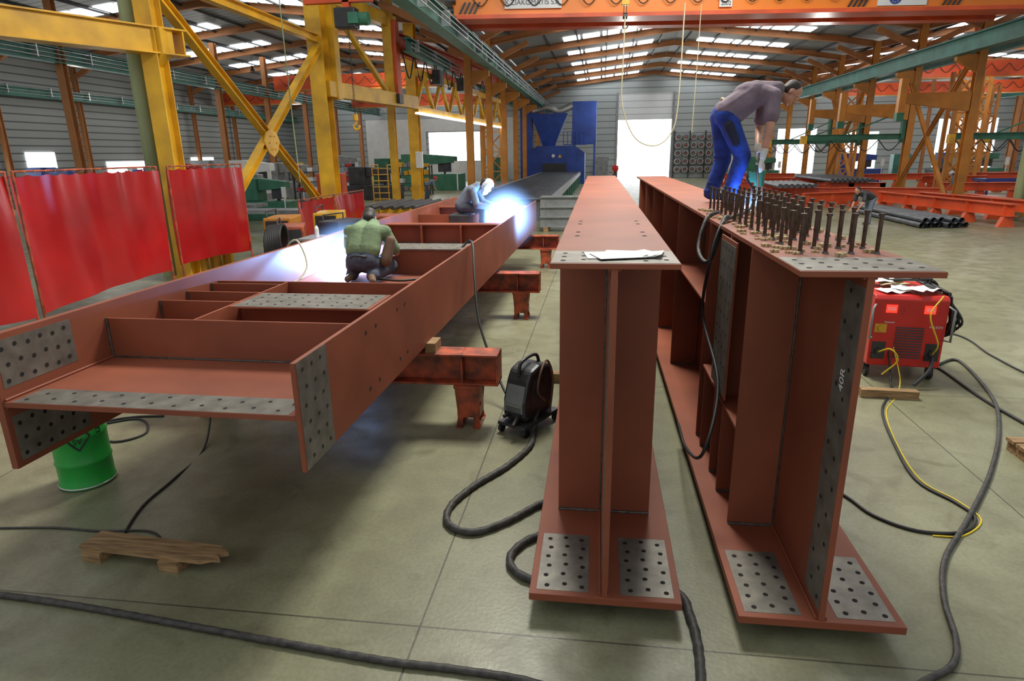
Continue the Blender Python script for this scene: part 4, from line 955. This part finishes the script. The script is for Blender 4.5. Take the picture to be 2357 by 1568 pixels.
def person(label,J,base,mats,f,u,hands,name='person',vox=.008,sleeve=.75,trouser=1.,hatmat=None,bare=None,gloves=None,shoe=brown,belly=1.,full=False,round_=0.):
    shirt,trou=mats; r=root(name,label,'person',base)
    g=lambda k_:V(J[k_])
    b=MB()
    P,R=head(b,J['head'],f,u)
    b.cap(g('neck'),g('head')-V(u).normalized()*.05,.056,.052)
    ch,pe,ne=g('chest'),g('pelvis'),g('neck')
    sv=(g('shR')-g('shL')).normalized()
    for q in(-1,1):
        b.cap(pe+sv*q*.075,ch+sv*q*.085,.095,.10); b.cap(ch+sv*q*.085,ne+sv*q*.05,.095,.055)
    b.cap(g('shL'),ch+sv*-.08,.06,.09); b.cap(g('shR'),ch+sv*.08,.06,.09)
    for s in'LR':
        b.cap(g('sh'+s),g('el'+s),.050,.040); b.cap(g('el'+s),g('wr'+s),.041,.028)
        b.cap(g('hip'+s),g('kn'+s),.085,.060); b.cap(g('kn'+s),g('an'+s),.058,.038); b.cap(g('an'+s),g('toe'+s),.036,.028)
    b.cap(pe,g('hipL'),.1,.09); b.cap(pe,g('hipR'),.1,.09)
    gm=MB() if gloves else b
    for s in'LR':
        h=hands[s]
        if h[0]=='grip': grip(gm,h[1],h[2],h[3],h[4],h[5],g('wr'+s))
        else: relax(gm,g('wr'+s),h[1],h[2])
        if gloves: gm.cap(g('wr'+s).lerp(g('el'+s),.22),g('wr'+s),.040,.032)
    o=mk(b,'body',skin,r); fin(o,vox*.8,2,.4)
    if gloves: o=mk(gm,'glove',gloves,r); fin(o,.0055,2,.4)
    t=MB(); e=.018
    lo=pe.lerp(ch,bare if bare else .08)
    for q in(-1,1):
        t.cap(lo+sv*q*.075,ch+sv*q*.085,.095+e+.016,.105+e); t.cap(ch+sv*q*.085,ne+sv*q*.055-(ne-ch)*.05,.105+e,.055+e)
        if belly>1: t.cap(lo.lerp(ch,.3)+sv*q*.07-V((0,0,.05)),ch+sv*q*.07-V((0,0,.03)),.10+e,.09+e)
        if round_: t.ell(lo.lerp(ch,.75)+sv*q*.07+V((0,0,round_)),(.13,.11,.11))
    t.cap(g('shL'),ch+sv*-.08,.065+e,.095+e); t.cap(g('shR'),ch+sv*.08,.065+e,.095+e)
    for s in'LR':
        if sleeve<=1: t.cap(g('sh'+s),g('sh'+s).lerp(g('el'+s),sleeve),.064+e*.6,.060+e)
        else: t.cap(g('sh'+s),g('el'+s),.062+e*.6,.052+e); t.cap(g('el'+s),g('el'+s).lerp(g('wr'+s),sleeve-1),.052+e,.04+e)
    o=mk(t,'shirt',shirt,r); fin(o,.011,5)
    t=MB(); e=.014
    t.cap(pe+sv*-.07,pe.lerp(ch,.12)+sv*-.07,.1+e,.097+e); t.cap(pe+sv*.07,pe.lerp(ch,.12)+sv*.07,.1+e,.097+e)
    for s in'LR':
        t.cap(pe,g('hip'+s),.1+e,.098+e); t.cap(g('hip'+s),g('kn'+s),.092+e,.070+e); t.cap(g('kn'+s),g('kn'+s).lerp(g('an'+s),trouser*.95),.070+e,.058+e)
        for q_ in range(3):
            c_=g('kn'+s).lerp(g('an'+s),.45+.22*q_); t.ell(c_,(.082,.082,.022))
        t.ell(g('kn'+s)+V((-.02,0,.03)),(.088,.088,.03))
    o=mk(t,'trousers',trou,r); fin(o,.011,4)
    for s in'LR':
        a,tt=g('an'+s),g('toe'+s); d=(tt-a); m=MB()
        m.cap(a-d*.12,tt,.045,.040); m.cap(a,a+(g('kn'+s)-a).normalized()*.07,.046,.048)
        o=mk(m,'shoe',shoe,r); fin(o,.008,3)
    if hatmat is None: hair(J['head'],f,u,r,full=full)
    m=MB()
    for q in(-1,1): m.ell(P(q*.030,.083,.008),(.011,.009,.008),R,0,8,6)
    mk(m,'eyes',white,r); m=MB()
    for q in(-1,1): m.ell(P(q*.030,.0905,.008),(.005,.004,.005),R,0,8,6)
    mk(m,'pupils',blackp,r)
    return r,P,R
z0=2.035
J=dict(pelvis=(1.21,7.0,2.90),chest=(1.48,7.0,3.08),neck=(1.70,7.0,3.12),head=(1.83,6.98,3.08),
 shL=(1.63,7.18,3.04),elL=(1.62,7.24,2.75),wrL=(1.56,6.95,2.53),shR=(1.63,6.82,3.04),elR=(1.60,6.72,2.74),wrR=(1.56,6.72,2.48),
 hipL=(1.20,7.10,2.87),knL=(1.26,7.13,2.46),anL=(1.15,7.13,2.10),toeL=(1.33,7.16,2.065),
 hipR=(1.22,6.90,2.87),knR=(1.40,6.87,2.49),anR=(1.29,6.86,2.10),toeR=(1.48,6.84,2.065))
gc=V((1.555,6.76,2.41))
r,P,R=person('person bending in mauve t-shirt and blue work trousers holding gun',J,(1.25,7.0,z0-.01),(shirtp,bluew),(.55,-.2,-.80),(.80,0,.50),
 {'L':('grip',gc+V((0,.0,.075)),(0,0,1),(-.3,1,.2),.024,-1),'R':('grip',gc+V((0,0,-.035)),(0,0,1),(-.3,-1,.2),.024,1)},gloves=glovem,sleeve=.62,shoe=black,belly=1.2,round_=.045)
mk(MB().torus(V((1.245,7.0,2.93)),(1,0,.55),.135,.012,0,24,6),'belt',beige,r)
m=MB(); m.cap((1.23,6.80,2.78),(1.31,6.79,2.62),.05,.04); o=mk(m,'trouser_pocket',navy,r); fin(o,.01,3)
B=V((1.555,6.76,2.05)); r=root('stud_welding_gun','dark stud welding gun held upright over a stud','welding gun',B)
mk(MB().cyl((1.555,6.76,2.34),(1.555,6.76,2.535),.023,n=16),'grip_handle',black,r)
mk(MB().cyl((1.555,6.76,2.20),(1.555,6.76,2.35),.048,.052,n=18).box((1.50,6.76,2.29),(.12,.06,.10)),'gun_body',machgreen,r,bev=.004)
mk(MB().cyl((1.555,6.76,2.08),(1.555,6.76,2.20),.016,n=10).cyl((1.525,6.74,2.045),(1.525,6.74,2.28),.008,n=8).cyl((1.59,6.78,2.045),(1.59,6.78,2.28),.008,n=8).box((1.56,6.76,2.05),(.10,.08,.014)),'support_leg',silver,r)
mk(MB().tube([(1.49,6.76,2.34),(1.43,6.72,2.28),(1.46,6.6,2.2),(1.50,6.6,2.12),(1.5,6.66,2.06)],.011),'trigger_cable',black,r)
J=dict(pelvis=(-2.70,6.92,1.38),chest=(-2.70,7.12,1.68),neck=(-2.71,7.32,1.77),head=(-2.74,7.40,1.835),
 shL=(-2.91,7.20,1.69),elL=(-3.00,7.36,1.46),wrL=(-2.95,7.56,1.36),shR=(-2.49,7.20,1.69),elR=(-2.39,7.26,1.44),wrR=(-2.62,7.50,1.37),
 hipL=(-2.80,6.98,1.34),knL=(-2.94,7.32,1.27),anL=(-2.82,6.92,1.23),toeL=(-2.82,6.78,1.21),
 hipR=(-2.60,6.98,1.34),knR=(-2.48,7.32,1.27),anR=(-2.56,6.84,1.23),toeR=(-2.48,6.66,1.21))
r,P,R=person('person kneeling seen from behind in olive t-shirt and dark jeans',J,(-2.70,6.95,1.16),(shirtg,jeans),(-.2,.55,-.8),(-.1,.8,.55),
 {'L':('relax',(-.2,.8,-.5),(1,0,0)),'R':('grip',(-2.68,7.57,1.33),(-.6,.6,-.3),(.5,-.3,.4),.013,1)},gloves=brown,sleeve=.8,bare=.40,full=True)
mk(MB().torus((-2.70,6.925,1.43),(0,.3,1),.128,.012,0,24,6),'belt',blackp,r)
m=MB(); m.cap((-2.40,7.12,1.60),(-2.44,7.02,1.38),.06,.07); o=mk(m,'leather_apron',brown,r); fin(o,.012,3)
hose('welding_torch',[(-2.55,7.4,1.30),(-2.66,7.54,1.34),(-2.80,7.6,1.36),(-2.92,7.62,1.28),(-3.02,7.62,1.20)],.012,black,'black curved welding torch in gloved hand','welding torch')
J=dict(pelvis=(-2.62,12.05,1.60),chest=(-2.44,12.05,1.86),neck=(-2.29,12.05,1.98),head=(-2.14,12.03,1.99),
 shL=(-2.36,12.25,1.91),elL=(-2.25,12.28,1.66),wrL=(-2.00,12.12,1.60),shR=(-2.36,11.85,1.91),elR=(-2.27,11.78,1.64),wrR=(-2.02,11.86,1.58),
 hipL=(-2.60,12.16,1.58),knL=(-2.18,12.2,1.60),anL=(-2.24,12.2,1.24),toeL=(-2.06,12.2,1.20),
 hipR=(-2.60,11.94,1.58),knR=(-2.16,11.86,1.58),anR=(-2.18,11.85,1.24),toeR=(-2.0,11.84,1.20))
r,P,R=person('person sitting on girder in grey workwear wearing welding mask',J,(-2.6,12.05,1.16),(greyw,jeans),(.75,-.1,-.6),(.5,0,.8),
 {'L':('grip',(-1.94,12.02,1.57),(1,-.2,-.5),(-.2,.5,.6),.013,-1),'R':('grip',(-1.95,11.93,1.56),(1,-.2,-.5),(-.2,-.5,.6),.013,1)},gloves=brown,sleeve=1.85,vox=.01)
m=MB(); m.ell(P(0,.035,.015),(.105,.12,.14),R).ell(P(0,.06,-.09),(.085,.07,.09),R); o=mk(m,'welding_mask',maskm,r); fin(o,.008,2)
mk(MB().box(P(0,.152,.025),(.09,.01,.06),R),'mask_window',glass,r)
hose('welding_torch',[(-2.1,11.95,1.66),(-1.98,11.97,1.58),(-1.86,11.95,1.50),(-1.78,11.93,1.41)],.012,black,'black curved welding torch in gloved hands','welding torch')
mk(MB().bb(-2.82,-2.40,11.8,12.3,1.16,1.46),'seat_box',darkst,label='small box used as seat inside girder',cat='box',bev=.02)
def bgperson(x,y,z,lab,mats,bend,yaw,hat=None):
    a=Matrix.Rotation(yaw,3,'Z'); o=V((x,y,z)); T=lambda p:o+a@V(p)
    s=bend
    ch=(0.28*s,0,.92+.28*(1-s*.6)); ne=(.48*s,0,.92+.5*(1-s*.65)); hd=(.60*s+.02,0,.92+.66*(1-s*.68))
    shz=ne[2]-.06
    J={'pelvis':T((0,0,.92)),'chest':T(ch),'neck':T(ne),'head':T(hd)}
    for q,k_ in((1,'L'),(-1,'R')):
        J['sh'+k_]=T((ne[0]-.03,q*.19,shz)); J['el'+k_]=T((ne[0]+.02,q*.23,shz-.28)); J['wr'+k_]=T((ne[0]+.14,q*.16,shz-.48))
        J['hip'+k_]=T((0,q*.1,.88)); J['kn'+k_]=T((.04+.05*q,q*.11,.48)); J['an'+k_]=T((-.02+.08*q,q*.11,.08)); J['toe'+k_]=T((.14+.08*q,q*.12,.045))
    f=a@V((1,0,-.9*s)); u=a@V((.9*s,0,1))
    r,P,R=person(lab,J,(x,y,z),mats,f,u,{'L':('relax',a@V((.4,0,-.9)),a@V((0,1,0))),'R':('relax',a@V((.4,0,-.9)),a@V((0,1,0)))},vox=.012)
    if hat: mk(MB().ell(P(0,-.01,.06),(.10,.12,.09),R),'hard_hat',hat,r)
bgperson(9.15,23.6,0,'person stooping in dark jacket near steel pipes',(darkst,greyw),.9,rd(200))
bgperson(16.6,33,0,'person with white hard hat among red beams',(greyw,jeans),.6,rd(150),maskm)
bgperson(-9.8,36,0,'person bending with red hard hat in workwear',(greyw,jeans),.8,rd(20),redbox)
bgperson(1.2,58,0,'person standing near roller door in workwear',(redbox,jeans),.1,rd(-90))
# ---------------------------------------------------------------- arcs
def arc(p,e,rr,st,off,pwr=2.2,sz=.028):
    mk(MB().ell(p,sz),'welding_arc',arcm,label='brilliant blue-white welding arc spot',cat='welding arc')
    l=bpy.data.lights.new('arc_lamp','POINT'); l.energy=e; l.color=(.20,.46,1); l.shadow_soft_size=.04
    o=bpy.data.objects.new('arc_lamp',l); COL.objects.link(o); o.location=V(p)+V(off)
    m=bpy.data.materials.new('arc_glow_volume'); nt,N,L=nodes(m); out=N.new('ShaderNodeOutputMaterial')
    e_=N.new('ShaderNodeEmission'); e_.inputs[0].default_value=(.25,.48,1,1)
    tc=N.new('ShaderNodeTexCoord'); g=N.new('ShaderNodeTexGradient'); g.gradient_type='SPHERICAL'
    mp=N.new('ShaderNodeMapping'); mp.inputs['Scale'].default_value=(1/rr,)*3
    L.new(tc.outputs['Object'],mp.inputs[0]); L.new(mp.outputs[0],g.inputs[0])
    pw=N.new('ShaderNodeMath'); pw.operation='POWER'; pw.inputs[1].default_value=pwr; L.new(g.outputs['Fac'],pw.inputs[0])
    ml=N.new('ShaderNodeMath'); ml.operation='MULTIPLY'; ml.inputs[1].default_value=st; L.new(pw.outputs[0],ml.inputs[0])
    L.new(ml.outputs[0],e_.inputs[1]); L.new(e_.outputs[0],out.inputs['Volume'])  # emissive volume paints the arc's blue glare into the smoke around it
    o=mk(MB().ell(p,rr,None,0,24,16),'arc_glow',m,label='painted blue glow haze around the arc',cat='arc glow',kind='stuff',base=p)
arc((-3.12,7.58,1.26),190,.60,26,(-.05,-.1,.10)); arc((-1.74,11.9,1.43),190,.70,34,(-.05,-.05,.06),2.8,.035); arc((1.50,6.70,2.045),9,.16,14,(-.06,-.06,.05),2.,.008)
# ---------------------------------------------------------------- lights / world / camera
w=bpy.data.worlds.new('w'); S.world=w; w.use_nodes=True
w.node_tree.nodes['Background'].inputs[0].default_value=(.93,.97,1,1); w.node_tree.nodes['Background'].inputs[1].default_value=.58
def area(loc,sx,sy,e,name='roof_lamp',rot=(0,0,0)):
    l=bpy.data.lights.new(name,'AREA'); l.shape='RECTANGLE'; l.size=sx; l.size_y=sy; l.energy=e; l.color=(1,.98,.90)
    o=bpy.data.objects.new(name,l); COL.objects.link(o); o.location=loc; o.rotation_euler=rot
area((-.3,10.5,10.2),3,2.5,1500); area((4,18,9.8),6,4,800)
def bay(loc,e):  # added fill points brightening roof and bays, set apart from the pendant lamps
    l=bpy.data.lights.new('bay_fill_light','POINT'); l.energy=e; l.color=(1,.97,.9); l.shadow_soft_size=.25
    o=bpy.data.objects.new('bay_fill_light',l); COL.objects.link(o); o.location=loc
for x in(-26,-14,1,9,21,30):
    for y in(30,42,54): bay((x,y+.8,6.0),190)
cam=bpy.data.cameras.new('camera'); co=bpy.data.objects.new('camera',cam); COL.objects.link(co); S.camera=co
cam.sensor_width=36; cam.lens=36*1460/2357; cam.clip_end=300
Rm=Matrix(((.9908,-.0241,.1330),(.1344,.2824,-.9499),(-.0147,.9590,.2830)))
co.matrix_world=Matrix.Translation((0,0,2.55))@Rm.to_4x4()
S.view_settings.view_transform='Standard'
